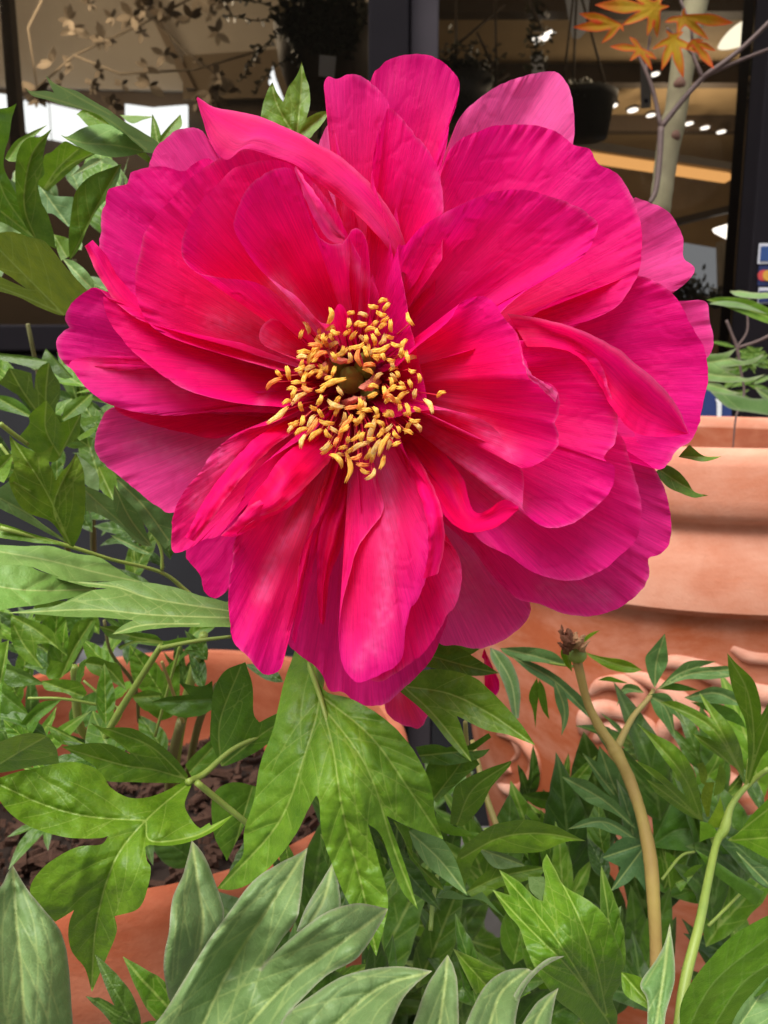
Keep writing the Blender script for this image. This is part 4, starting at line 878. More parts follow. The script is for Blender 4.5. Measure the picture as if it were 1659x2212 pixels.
RB(Z([(700,935),(650,955),(605,992),(572,1040),(530,1100),(510,1150)], (0,20,18)), Z([(735,960),(700,1010),(650,1060),(600,1100),(555,1118),(515,1156)], (0,26,22)), seed=next(sd_), hue=.12, bulge=3, ruff=2.5, edgeB=.2)
RB(Z([(735,980),(700,1060),(672,1140),(655,1230),(640,1300),(628,1380)], (-10,8,2)), Z([(752,985),(728,1070),(700,1140),(676,1220),(660,1290),(640,1390)], (-10,2,-4)), seed=next(sd_), hue=.4, bulge=3, ruff=2, edgeA=.25)
RB(Z([(690,960),(640,1035),(590,1070),(545,1090),(505,1130),(478,1158)], (-6,26,22)), Z([(700,985),(660,1060),(620,1098),(575,1120),(530,1150),(500,1160)], (-6,20,16)), seed=next(sd_), hue=.3, bulge=2.5, ruff=3, edgeA=.35)
RB(Z([(640,900),(560,940),(500,1000),(455,1060),(425,1110),(400,1160)], (-4,20,20)), Z([(660,915),(590,965),(535,1020),(490,1075),(455,1125),(420,1170)], (-4,26,20)), seed=next(sd_), hue=.25, bulge=2, ruff=3, edgeB=.3)
RB(Z([(880,950),(930,1040),(955,1110),(960,1180),(945,1240)], (-6,22,14)), Z([(862,960),(900,1050),(922,1120),(925,1190),(915,1250)], (-6,26,22)), seed=next(sd_), hue=.3, bulge=3, ruff=2.5, edgeA=.35)
RB(Z([(1128,770),(1142,800),(1158,818),(1185,830),(1205,850)], (36,38,34)), Z([(1118,730),(1128,775),(1140,808),(1150,822),(1200,868)], (34,40,34)), seed=next(sd_), hue=.9, bulge=1, ruff=1, pale=.5)
# --- inner petals round the centre
PT(Z([(690,790),(600,760),(566,742),(560,716),(576,694),(598,690),(640,730),(700,770)], (8,14,6)), zb=-22, hue=.05, dark=.12, seed=next(sd_), edge=0, scal=1)
PT(Z([(790,800),(740,660),(700,700),(640,640),(572,592),(530,540),(505,490),(512,450),(532,408),(562,380),(605,362),(635,370),(652,415),(668,470),(690,512),(720,528),(742,515),(768,492),(792,520),(800,600),(800,680),(830,780)], (14,26,10)), zb=-24, hue=.3, seed=next(sd_), folds=((1.6,2,.2),), base=(778,800), scal=2)
RB(Z([(740,525),(712,518),(684,482),(664,440),(648,398),(636,362)], (26,26,24)), Z([(746,512),(728,490),(712,462),(690,430),(668,400),(640,360)], (30,34,26)), seed=next(sd_), hue=.5, pale=.25, bulge=2, ruff=.6, n2=12)

# --- stamens traced from the photograph: anther end points in a local picture frame
AN = """620 125 600 262|405 240 450 345|395 320 378 368|945 112 1005 120|1035 80 1075 72|1105 95 1060 150|1005 160 1075 185|850 175 930 205|1250 165 1308 275|770 230 765 275|820 270 895 265|600 300 640 280|640 310 690 330|735 350 795 312|785 390 840 320|570 345 590 410|900 325 1000 300|1010 240 960 290|1115 220 1120 330|1070 260 1030 290|500 380 555 440|440 430 560 440|350 490 470 492|345 535 440 530|560 440 470 500|610 460 690 410|530 480 440 600|600 490 490 545|665 520 770 455|775 495 770 580|790 450 900 415|860 350 930 420|935 420 900 510|860 455 880 610|960 340 990 440|1070 340 1020 430|1110 430 960 480|915 500 1000 460|1250 385 1210 465|1200 475 1195 505|1240 475 1265 580|1330 530 1200 545|1040 510 1060 540|1110 550 1140 630|960 520 1010 560|890 600 995 598|885 625 975 670|1050 660 980 730|935 770 1015 780|1120 665 1165 730|1180 680 1140 720|1110 710 1115 765|1340 680 1345 730|1270 735 1280 765|1150 770 1110 800|1200 745 1225 780|1060 770 1080 850|1100 800 1060 870|1155 915 1265 810|1320 795 1310 870|1500 855 1560 820|1385 870 1460 995|1240 905 1270 1020|1090 840 1145 895|930 860 1010 825|680 775 725 840|540 775 755 705|190 650 220 685|265 600 290 720|100 795 225 705|330 640 420 600|375 600 390 690|310 740 380 735|410 640 500 600|430 650 400 760|390 770 480 800|335 790 310 870|430 820 305 925|235 915 310 890|280 935 105 1075|380 910 395 960|535 975 555 1010|280 1085 370 1050|275 1150 360 1080|400 1010 380 1090|500 1000 440 1110|330 1165 450 1110|520 1030 430 1165|560 1120 445 1215|420 1160 380 1280|530 1050 660 1070|600 880 740 935|690 960 670 1000|740 950 850 930|860 860 840 960|910 900 850 960|880 960 970 970|740 980 700 1100|800 1000 760 1080|790 1040 700 1215|900 980 820 1095|600 1100 690 1150|580 1120 640 1190|540 1290 620 1215|545 1325 640 1250|690 1190 660 1260|870 1130 785 1215|990 1030 925 1250|1000 1060 1060 1100|1130 1080 1040 1150|1050 1000 1140 1010|900 1150 880 1220|850 1240 740 1320|930 1230 800 1300|620 1325 720 1440|640 1355 740 1330|750 1310 745 1560|880 1320 790 1360|960 1270 900 1370|1040 1200 965 1390|1110 1150 1015 1345|1130 1180 1090 1290|1065 1330 1025 1450|830 1400 940 1410|875 1440 940 1470|990 1440 905 1530|1270 1040 1360 1045|1310 1080 1360 1140|1215 1120 1300 1160|1150 1140 1185 1180|970 1300 950 1400"""
anl = [tuple(map(float, a.split())) for a in AN.split('|')]
def lng(a, b, c, d):
    L = math.hypot(c-a, d-b); k = max(0, (92-L)/2)*.8/(L+1e-6); return (a-(c-a)*k, b-(d-b)*k, c+(c-a)*k, d+(d-b)*k)
anl = [lng(*q) for q in anl]
anl = [(548.6+a*.2645, 630.9+b*.2645, 548.6+c*.2645, 630.9+d*.2645) for a, b, c, d in anl]
CX, CY = 768, 822
rs = random.Random(5)
def stamen_geo(V, F, mats, x0, y0, x1, y1, k):
    cx, cy = (x0+x1)/2, (y0+y1)/2; dx, dy = cx-CX, cy-CY; r = math.hypot(dx, dy)
    z = 10+6*rs.random()+(4 if dy > 0 else 0)-.015*r+(6 if k % 3 == 0 else 0)
    ang = math.atan2(dy, dx)+rs.uniform(-.25, .25)
    # filament: from a ring round the carpels to whichever end lies nearer the centre
    e0, e1 = (x0, y0), (x1, y1)
    if math.hypot(x0-CX, y0-CY) > math.hypot(x1-CX, y1-CY): e0, e1 = e1, e0
    rr = min(r*.75, 52)
    bx, by = CX+math.cos(ang)*rr, CY+math.sin(ang)*rr*1.05
    att = (e0[0]*.7+e1[0]*.3, e0[1]*.7+e1[1]*.3)
    c = catmull([(bx, by, -22), (bx*.6+att[0]*.4+rs.uniform(-6, 6), by*.6+att[1]*.4+rs.uniform(-6, 6), -8), (bx*.15+att[0]*.85, by*.15+att[1]*.85, z-5), (att[0], att[1], z-.8)], n_per=4)
    w = PA(c[:, :2], c[:, 2])
    me = tube_mesh('t', w, np.linspace(.00026, .00016, len(w)), 5)
    def add(me, mi):
        o = len(V); V.extend([v.co.copy() for v in me.vertices]); F.extend([[o+i for i in p.vertices] for p in me.polygons]); mats.extend([mi]*len(me.polygons)); bpy.data.meshes.remove(me)
    add(me, 1)
    # anther: a bent, slightly flattened two-lobed pod
    n = 9; t = np.linspace(0, 1, n); L = math.hypot(x1-x0, y1-y0); nx, ny = -(y1-y0)/(L+1e-6), (x1-x0)/(L+1e-6)
    bend = rs.choice((-1, 1))*rs.uniform(.0, .2)*L; tz = rs.uniform(-1.5, 2.0)
    wid = min(.00098, .00040+.0000105*L)*rs.uniform(.85, 1.1)
    for lob in (-1, 1):
        ox, oy = nx*lob*1.9, ny*lob*1.9
        c = np.stack([x0+(x1-x0)*t+nx*bend*np.sin(np.pi*t)+ox, y0+(y1-y0)*t+ny*bend*np.sin(np.pi*t)+oy, z+tz*(t-.5)*2+1.2*np.sin(np.pi*t)], 1)
        w = PA(c[:, :2], c[:, 2]); rad = wid*(.06+.94*np.sin(np.pi*np.clip(t*.96+.02, 0, 1))**.85)*(1-.2*t)*rs.uniform(.85, 1.1)
        rad = rad*(1+.2*np.sin(t*11+k+lob))
        add(tube_mesh('t', w, rad*.78, 7), 0)
def make_stamen(items, name, kind=None):
    V = []; F = []; mats = []
    for k, a in items: stamen_geo(V, F, mats, *a, k)
    me = mesh(name, V, F); me.polygons.foreach_set('material_index', mats)
    k = items[0][0]
    o = link(name, me, M[('anther', 'anther2', 'anther', 'anther3', 'anther', 'anther2')[k % 6] if len(items) == 1 else 'anther'], flower)
    me.materials.append(M['filament2' if k % 4 == 0 else 'filament'])
    if kind: o['kind'] = kind
order = sorted(range(len(anl)), key=lambda i: -math.hypot(anl[i][2]-anl[i][0], anl[i][3]-anl[i][1]))
for i in order[:100]: make_stamen([(i, anl[i])], 'stamen')
rest = [(i, anl[i]) for i in order[100:]]
# short and bare filaments fill the ring
for k in range(70):
    a = rs.uniform(0, 6.283); r = rs.uniform(60, 150); x = CX+10+r*math.cos(a); y = CY+5+r*1.05*math.sin(a)
    l = rs.uniform(14, 26); b = rs.uniform(0, 6.28); rest.append((k*7+1, (x, y, x+l*math.cos(b), y+l*math.sin(b))))
make_stamen(rest, 'stamen_cluster', 'stuff')
# carpels with stigmas, and the fleshy pink disc lobes
for (x, y, ax, ay, L, R) in ((762, 826, -.1, -.05, .016, .0052), (782, 808, .12, .25, .015, .0045), (742, 806, -.3, .3, .012, .004), (790, 838, .3, -.3, .012, .004)):
    cp = ovoid('carpel', P(x, y, -10), bk+ax*RT+ay*UPV, L, R, M['carpel'], flower, groove=.25)
for A, B in (([(716,770,-4),(702,780,4),(690,796,7),(690,812,8)], [(728,806,-4),(716,800,4),(706,804,6),(712,816,9),(722,812,8)]),
             ([(710,742,-4),(708,764,5),(716,780,8),(734,786,9),(760,784,6)], [(734,738,-4),(728,758,5),(732,770,7),(744,774,8),(764,776,6)]),
             ([(808,806,-6),(798,818,4),(784,828,6),(774,836,7)], [(826,824,-6),(812,838,5),(796,846,6),(780,842,8)]),
             ([(736,868,-6),(750,860,3),(768,856,4),(790,856,3)], [(742,884,-6),(756,876,2),(772,870,3),(790,868,3)])):
    o = ribbon(A, B, bulge=2.5, ruff=.5, seed=60+len(A), parent=flower, n2=14); o.name = 'disc_lobe'; o.data.materials.clear(); o.data.materials.append(M['disc'])
# ------------------------------------------------------------------ traced and placed leaves
pl = plant_root
A_ = lambda *a, **k: leaf(pl, 'A', *a, **k); B_ = lambda *a, **k: leaf(pl, 'B', *a, **k); C_ = lambda *a, **k: leaf(pl, 'C', *a, **k); Q_ = lambda *a, **k: leaf(pl, 'Q', *a, **k)
# upper left
A_([(165,155),(200,180),(300,178),(352,190),(298,78),(360,130),(420,155),(500,180),(560,215),(640,262),(720,310),(800,370),(900,430),(1000,490),(1045,530),(1035,570),(980,585),(900,560),(820,470),(720,400),(640,335),(540,300),(420,275),(300,235),(210,210)], [[(200,190),(450,262),(700,362),(960,565)],[(325,115),(520,225),(720,335)]], [(165,155,-60),(1000,540,-75),(600,300,-52)], 'leaf_grey', col=(1.35,1.35,1.35), gap=60, fold=3)
A_([(395,465),(440,478),(520,430),(620,400),(700,397),(780,430),(860,500),(945,572),(860,600),(740,612),(620,590),(520,545),(450,505)], [[(430,485),(560,520),(760,535),(940,575)]], [(395,465,-50),(940,575,-72),(700,400,-74),(700,600,-52)], 'leaf_grey', col=(1.25,1.35,1.05), fold=3)
A_([(985,470),(995,330),(1030,400),(1052,470),(1115,395),(1178,332),(1190,400),(1150,450),(1080,520),(1000,540)], [[(1030,520),(1000,350)],[(1050,520),(1170,345)]], -95, 'leaf')
A_([(600,420),(500,330),(560,300),(700,345),(800,420),(900,520),(840,470),(700,400)], [[(560,320),(850,480)]], -85, 'leaf', col=(1.1,1.1,.8))
A_([(780,335),(860,340),(1010,345),(930,370),(860,390)], [[(790,340),(1000,346)]], -100, 'leaf')
A_([(235,1145),(160,1050),(110,880),(100,720),(110,600),(145,520),(195,482),(260,480),(335,428),(305,500),(280,620),(290,720),(250,780),(270,900),(310,980),(350,1110),(365,1210),(300,1180)], [[(232,1140),(163,960),(165,780),(215,580),(322,450)]], [(235,1145,-105),(330,430,-80),(100,720,-85),(300,900,-95)], 'leaf', col=(.95,1.0,.95), fold=4)
A_([(-40,300),(60,285),(108,260),(75,370),(60,480),(30,580),(30,690),(95,830),(170,1000),(235,1145),(120,1110),(-40,1010)], [[(-40,650),(40,880),(230,1140)],[(-40,930),(100,1040),(225,1140)]], [(-40,300,-80),(235,1145,-108),(0,800,-90)], 'leaf', col=(.9,1.0,.9))
A_([(95,640),(60,640),(30,620),(60,560),(110,500),(200,450),(308,400),(230,470),(150,550),(120,640)], [[(60,620),(140,510),(300,405)]], -98, 'leaf')
A_([(245,790),(270,700),(290,602),(335,580),(380,540),(430,508),(520,550),(625,590),(520,650),(420,740),(310,835),(270,810)], [[(300,820),(430,680),(600,590)],[(290,810),(380,680),(510,560)]], [(300,820,-118),(600,590,-95),(430,508,-90)], 'leaf', col=(1.05,1.05,.9))
A_([(450,742),(520,685),(600,620),(680,625),(620,670),(540,705)], [[(455,740),(660,630)]], -120, 'leaf_grey')
A_([(455,1280),(448,1160),(460,1020),(480,880),(520,800),(600,730),(700,690),(795,655),(772,760),(720,860),(640,950),(560,1100),(520,1200),(480,1262)], [[(465,1270),(540,1120),(620,960),(780,672)]], [(455,1280,-88),(795,655,-70),(500,850,-78)], 'leaf', col=(.85,.95,.85), fold=4)
A_([(245,790),(340,860),(480,870),(475,1000),(450,1070),(350,985),(285,960)], [[(260,800),(440,1050)]], -132, 'leaf_grey', col=(.8,.95,.9))
A_([(650,650),(690,608),(750,640),(800,700),(835,760),(820,800),(790,720),(720,660)], [[(660,640),(825,790)]], -110, 'leaf_grey', col=(1.1,1.15,1))
A_([(890,590),(950,578),(1000,640),(1010,680),(960,640)], [], -84, 'leaf', col=(1.3,1.2,.7))
A_([(350,1115),(450,1150),(470,1250),(400,1290),(370,1210)], [[(350,1115),(440,1270)]], -120, 'leaf')
A_([(-30,1110),(80,1100),(200,1135),(290,1160),(360,1240),(430,1330),(520,1430),(590,1500),(500,1580),(418,1645),(250,1590),(120,1525),(-30,1480),(-30,1375),(60,1420),(175,1472),(80,1400),(-30,1310)], [[(418,1640),(240,1460),(100,1320),(-30,1190)],[(418,1640),(200,1540),(-30,1450)]], [(418,1640,-55),(-30,1110,-40),(300,1200,-30),(560,1480,-36)], 'leaf', col=(1.55,1.12,.9), fold=5, gap=60)
A_([(405,1272),(480,1290),(560,1350),(615,1430),(610,1500),(520,1440)], [[(410,1275),(610,1480)]], -62, 'leaf_grey', col=(1.1,1.2,1))
A_([(-30,1020),(60,1060),(140,1110),(40,1125),(-30,1110)], [], -70, 'leaf_grey', col=(1.15,1.15,1))
# left of the flower
B_([(-20,395),(80,408),(200,420),(312,450),(260,505),(150,480),(-20,435)], [[(-20,410),(300,455)]], -140, 'leaf_dark', col=(1.3,1.2,1.3))
B_([(280,470),(285,400),(300,370),(340,410),(400,470),(480,560),(400,560)], [[(300,380),(460,555)]], -150, 'leaf_dark')
B_([(-20,590),(20,560),(60,495),(130,508),(205,530),(222,640),(235,540),(270,480),(320,460),(350,530),(392,600),(388,700),(362,760),(370,900),(240,800),(150,700),(60,640)], [[(300,860),(150,650),(70,510)],[(300,860),(300,650),(318,470)]], [(-20,590,-120),(300,850,-135),(320,460,-110)], 'leaf', col=(.8,.78,.8))
B_([(-20,670),(80,690),(160,740),(230,830),(120,800),(-20,760)], [[(-20,690),(220,825)]], -140, 'leaf', col=(.7,.8,.8))
B_([(400,830),(430,740),(500,690),(610,660),(590,730),(520,800),(430,850)], [[(410,835),(600,665)]], -145, 'leaf', col=(.75,.8,.75))
B_([(520,830),(600,812),(660,805),(620,850),(540,880)], [], -140, 'leaf', col=(.75,.8,.75))
B_([(115,955),(190,860),(195,800),(302,705),(340,760),(395,855),(450,830),(532,792),(525,850),(515,940),(430,1010),(390,1085),(330,1110),(240,1050),(160,1000)], [[(390,1070),(300,900),(302,715)],[(390,1070),(525,800)]], [(115,955,-78),(302,705,-60),(532,792,-66),(390,1070,-85)], 'leaf', col=(1.1,1.1,.95))
B_([(500,950),(560,910),(650,860),(600,930),(520,970)], [], -90, 'leaf')
B_([(62,935),(110,980),(180,1020),(265,1050),(352,995),(320,1110),(340,1160),(365,1232),(400,1180),(460,1110),(497,1048),(530,1120),(550,1200),(558,1400),(530,1560),(480,1665),(440,1640),(330,1500),(200,1450),(120,1380),(60,1240),(92,1150),(75,1050)], [[(460,1650),(300,1300),(80,960)],[(455,1640),(350,1400),(492,1070)],[(200,1300),(90,1240)]], [(62,935,-30),(497,1048,-38),(460,1650,-62),(120,1300,-34)], 'leaf', col=(1.1,1.0,1.15), fold=5, puff=1.8)
B_([(-30,1080),(92,1052),(60,1180),(25,1245),(-30,1225)], [[(-30,1180),(85,1060)]], -45, 'leaf', col=(1.2,1.15,1))
B_([(-30,1310),(60,1235),(150,1390),(260,1500),(400,1600),(445,1642),(300,1570),(150,1490),(-30,1400)], [[(-30,1330),(200,1460),(430,1635)]], [(-30,1310,-45),(440,1640,-68)], 'leaf_grey', col=(1.05,1.1,.95))
B_([(-30,1500),(100,1540),(250,1590),(440,1648),(250,1640),(-30,1600)], [[(-30,1550),(430,1645)]], -58, 'leaf', col=(1.1,1.1,.9))
B_([(553,1265),(640,1300),(740,1365),(810,1500),(900,1560),(985,1665),(900,1640),(780,1530),(640,1450),(560,1425)], [[(560,1300),(760,1480),(975,1655)]], [(553,1265,-60),(980,1660,-85)], 'leaf_grey', col=(1.1,1.15,1))
B_([(745,1258),(800,1330),(900,1440),(945,1540),(995,1665),(880,1590),(790,1500),(742,1390)], [[(748,1270),(850,1480),(985,1655)]], [(745,1258,-52),(990,1660,-80)], 'leaf_grey', col=(.85,1,.75))
B_([(760,1215),(880,1240),(1000,1330),(1112,1430),(1150,1520),(1160,1600),(1080,1680),(960,1540),(860,1400),(780,1300)], [[(765,1225),(940,1400),(1100,1620)]], [(760,1215,-70),(1120,1660,-88)], 'leaf_grey', col=(.75,.9,.75), gap=60)
B_([(640,1140),(700,1150),(765,1210),(742,1360),(660,1290)], [[(645,1145),(735,1340)]], -72, 'leaf')
B_([(498,1058),(580,1120),(642,1200),(645,1300),(550,1245)], [], -80, 'leaf_grey')
B_([(720,1585),(800,1600),(900,1650),(1000,1720),(900,1700),(790,1640)], [[(725,1590),(980,1710)]], -95, 'leaf_grey', col=(.8,1,.7))
# lower left
C_([(-40,-10),(150,0),(330,0),(500,50),(640,70),(740,130),(830,190),(945,242),(700,232),(430,227),(300,172),(160,127),(-40,130)], [[(-40,30),(300,90),(600,165),(925,238)]], [(-40,50,-62),(945,242,-80),(400,50,-70),(400,220,-54)], 'leaf_grey', col=(1.15,1.25,.8), gap=60)
C_([(-40,132),(0,127),(165,125),(250,160),(350,190),(520,225),(622,285),(540,320),(400,352),(250,385),(100,402),(-40,425)], [[(-40,260),(200,290),(600,285)]], [(-40,250,-38),(620,285,-66),(165,125,-50),(165,390,-34)], 'leaf_grey', col=(1.1,1.3,.7), gap=60, puff=2.5)
C_([(225,385),(320,360),(430,355),(360,430),(280,485),(230,485)], [], -72, 'leaf')
C_([(1560,385),(1400,345),(1300,322),(1150,272),(960,237),(860,232),(795,225),(650,237),(430,228),(560,262),(700,280),(610,288),(520,320),(430,362),(350,392),(240,407),(45,438),(230,445),(480,465),(640,465),(870,485),(800,520),(730,578),(860,565),(1000,542),(1150,530),(1560,528)], [[(1540,470),(1000,450),(600,415),(60,438)],[(1540,430),(1000,345),(760,268),(450,230)],[(1300,508),(950,515),(740,574)]], [(1540,450,-34),(700,250,-44),(45,438,-22),(800,500,-22)], 'leaf_grey', col=(.85,.95,.55), gap=70, fold=5)
C_([(70,450),(130,458),(250,500),(350,560),(442,722),(330,640),(245,640),(240,720),(285,805),(180,760),(110,690),(75,600)], [[(435,715),(250,560),(80,460)],[(280,800),(160,650),(90,520)]], -120, 'leaf', col=(.85,.9,.8))
C_([(442,740),(450,600),(500,500),(560,480),(640,470),(570,600),(520,690),(480,760),(400,860),(320,870),(300,830),(330,740),(400,760)], [[(400,860),(480,680),(600,490)]], -100, 'leaf', col=(.9,.95,.9))
C_([(548,765),(600,720),(700,750),(780,780),(802,860),(825,940),(700,870),(600,830)], [[(560,765),(700,800),(820,930)]], -95, 'leaf', col=(.85,.9,.8))
C_([(640,520),(690,525),(760,520),(860,558),(1010,580),(1075,620),(1180,600),(1250,602),(1180,650),(1020,652),(880,640),(790,680),(765,658),(872,615),(720,600)], [[(1060,625),(860,590),(650,525)],[(1060,635),(880,625),(775,670)]], -82, 'leaf', col=(.75,.85,.75))
C_([(-20,700),(58,610),(45,760),(12,950),(2,1180),(-20,1180)], [[(55,615),(0,900)]], -20, 'leaf', col=(.9,1,.9))
C_([(20,760),(130,800),(230,860),(295,905),(180,912),(80,920),(25,880)], [[(30,800),(280,900)]], -98, 'leaf_dark', col=(1.2,1.2,1.2))
C_([(-20,925),(90,960),(160,1050),(192,1110),(80,1135),(-20,1130)], [[(-20,940),(180,1100)]], -75, 'leaf_dark', col=(1.2,1.3,1))
C_([(270,880),(400,870),(520,890),(570,960),(520,1010),(420,960),(300,940)], [[(280,885),(540,980)]], -90, 'leaf', col=(.85,.9,.7))
C_([(60,1260),(170,1110),(270,1020),(400,1005),(330,1075),(260,1135),(220,1215),(140,1290)], [[(100,1260),(240,1100),(390,1012)]], -70, 'leaf_dark', col=(1.3,1.4,1.1))
C_([(-30,1290),(100,1240),(200,1222),(300,1240),(362,1310),(388,1425),(250,1432),(120,1462),(-30,1485)], [[(-30,1440),(150,1330),(300,1245)]], [(-30,1290,-30),(380,1420,-50),(200,1222,-26)], 'leaf', col=(1,1.1,1.2), puff=3)
C_([(300,1165),(400,1200),(480,1250),(555,1290),(430,1300),(350,1250)], [[(300,1168),(540,1290)]], -80, 'leaf', col=(.8,.9,.8))
C_([(592,1152),(680,1185),(780,1185),(880,1195),(1000,1265),(1100,1340),(1180,1430),(1228,1502),(1190,1545),(1030,1547),(860,1542),(700,1532),(620,1440),(530,1385),(402,1312),(520,1295),(640,1285),(740,1305),(858,1362),(770,1285),(680,1228)], [[(1212,1520),(1000,1320),(800,1230),(610,1165)],[(1212,1520),(1000,1460),(800,1430),(420,1320)]], [(592,1152,-42),(402,1312,-38),(1220,1510,-72)], 'leaf', col=(.95,1.0,.85), fold=4, gap=55)
C_([(1165,885),(1250,910),(1330,915),(1385,880),(1400,1060),(1300,1110),(1150,1112),(990,1018),(1100,985),(1235,970)], [[(1380,1000),(1200,1010),(1010,1020)]], -70, 'leaf_dark', col=(1.25,1.4,1))
C_([(1210,1430),(1280,1350),(1400,1250),(1440,1320),(1440,1380),(1330,1480),(1250,1510)], [[(1230,1490),(1420,1280)]], -92, 'leaf', col=(.7,.85,.8))
C_([(860,980),(960,940),(1060,965),(1040,1020),(1080,1060),(960,1080),(890,1020)], [[(870,990),(1040,980)]], -115, 'leaf', col=(.9,.95,.9))
C_([(650,1150),(740,1090),(800,1100),(760,1170)], [], -100, 'leaf')
C_([(880,850),(960,860),(1000,880),(960,920),(890,920)], [], -120, 'leaf', col=(.8,.9,.8))
leaf(pl, 'U', [(478,1655),(455,1600),(456,1545),(462,1490),(485,1450),(530,1430),(545,1480),(548,1540),(560,1560),(620,1530),(640,1560),(560,1620),(500,1650)], [[(478,1655),(475,1560),(520,1440)],[(478,1655),(560,1590),(630,1545)]], [(478,1655,-80),(520,1440,-55),(640,1550,-60)], 'leaf', col=(.72,.9,.72))
leaf(pl, 'U', [(560,1700),(500,1690),(460,1720),(462,1800),(490,1860),(520,1800),(548,1740)], [[(545,1700),(500,1850)]], -90, 'leaf', col=(.7,.85,.75))
Q_([(-30,80),(70,45),(150,28),(300,0),(400,20),(450,60),(480,110),(560,155),(650,152),(730,122),(800,88),(835,98),(805,180),(820,230),(850,272),(872,290),(912,265),(918,278),(1015,230),(950,290),(850,340),(740,365),(650,362),(632,372),(640,430),(657,465),(640,560),(600,640),(500,672),(508,740),(470,840),(400,1002),(370,900),(310,820),(298,720),(322,645),(240,697),(180,640),(130,560),(170,480),(240,420),(340,370),(440,360),(472,322),(430,332),(300,330),(150,290),(50,230),(0,170),(-30,120)], [[(820,95),(640,250),(500,430),(420,700),(399,985)],[(640,255),(400,240),(200,190),(0,100)],[(635,262),(660,345),(850,322),(1000,238)]], [(820,95,-50),(640,250,-22),(0,100,-8),(400,1000,-26),(560,500,-8),(1000,240,-20)], 'leaf', col=(.98,1.0,.8), fold=4, gap=60, puff=1.6)
leaf(pl, 'U', [(640,1395),(612,1480),(590,1575),(562,1650),(548,1730),(528,1790),(525,1845),(505,1872),(468,1919),(505,1922),(548,1903),(600,1855),(640,1800),(665,1750),(683,1718),(690,1735),(695,1800),(718,1870),(745,1935),(785,2010),(813,2066),(830,2000),(838,1940),(815,1850),(795,1780),(820,1800),(840,1850),(866,1920),(903,1965),(885,1900),(868,1850),(850,1800),(835,1762),(880,1785),(958,1813),(940,1760),(932,1700),(905,1640),(870,1590),(825,1548),(760,1510),(700,1490),(670,1420)], [[(655,1400),(690,1500),(655,1640),(600,1780),(478,1916)],[(690,1500),(720,1620),(740,1750),(785,1930),(812,2055)],[(700,1530),(770,1620),(810,1700),(850,1830),(900,1958)],[(690,1500),(800,1590),(880,1700),(950,1806)]], [(655,1400,-44),(690,1500,-24),(600,1650,-20),(470,1918,-30),(740,1700,2),(813,2060,6),(900,1960,-4),(955,1810,-22)], 'leaf', col=(1.05,1.1,1.15), fold=3, gap=70, puff=2.4, vw=3.2)
# leaves right of the pot leaf, under the flower
leaf(pl, 'q', [(85,800),(180,710),(300,708),(400,735),(470,790),(540,860),(610,940),(672,1034),(560,990),(450,965),(330,905),(352,960),(395,1106),(335,1060),(280,1000),(200,900)], [[(95,775),(300,810),(480,900),(665,1030)],[(95,775),(230,900),(390,1098)]], [(85,800,-40),(672,1034,-18),(395,1106,-22),(300,708,-34)], 'leaf', col=(1.0,1.0,1.0), gap=60)
leaf(pl, 'q', [(190,690),(220,560),(330,600),(430,665),(517,720),(400,732),(290,712)], [[(200,640),(380,690),(510,719)]], -48, 'leaf', col=(.8,.85,.8))
leaf(pl, 'q', [(260,600),(330,590),(430,615),(380,640),(300,635)], [], -60, 'leaf')
leaf(pl, 'q', [(150,1040),(240,1030),(340,1050),(470,980),(480,1000),(400,1060),(475,1050),(430,1090),(300,1120),(180,1110)], [[(160,1080),(460,1050)]], -70, 'leaf', col=(.6,.75,.6))
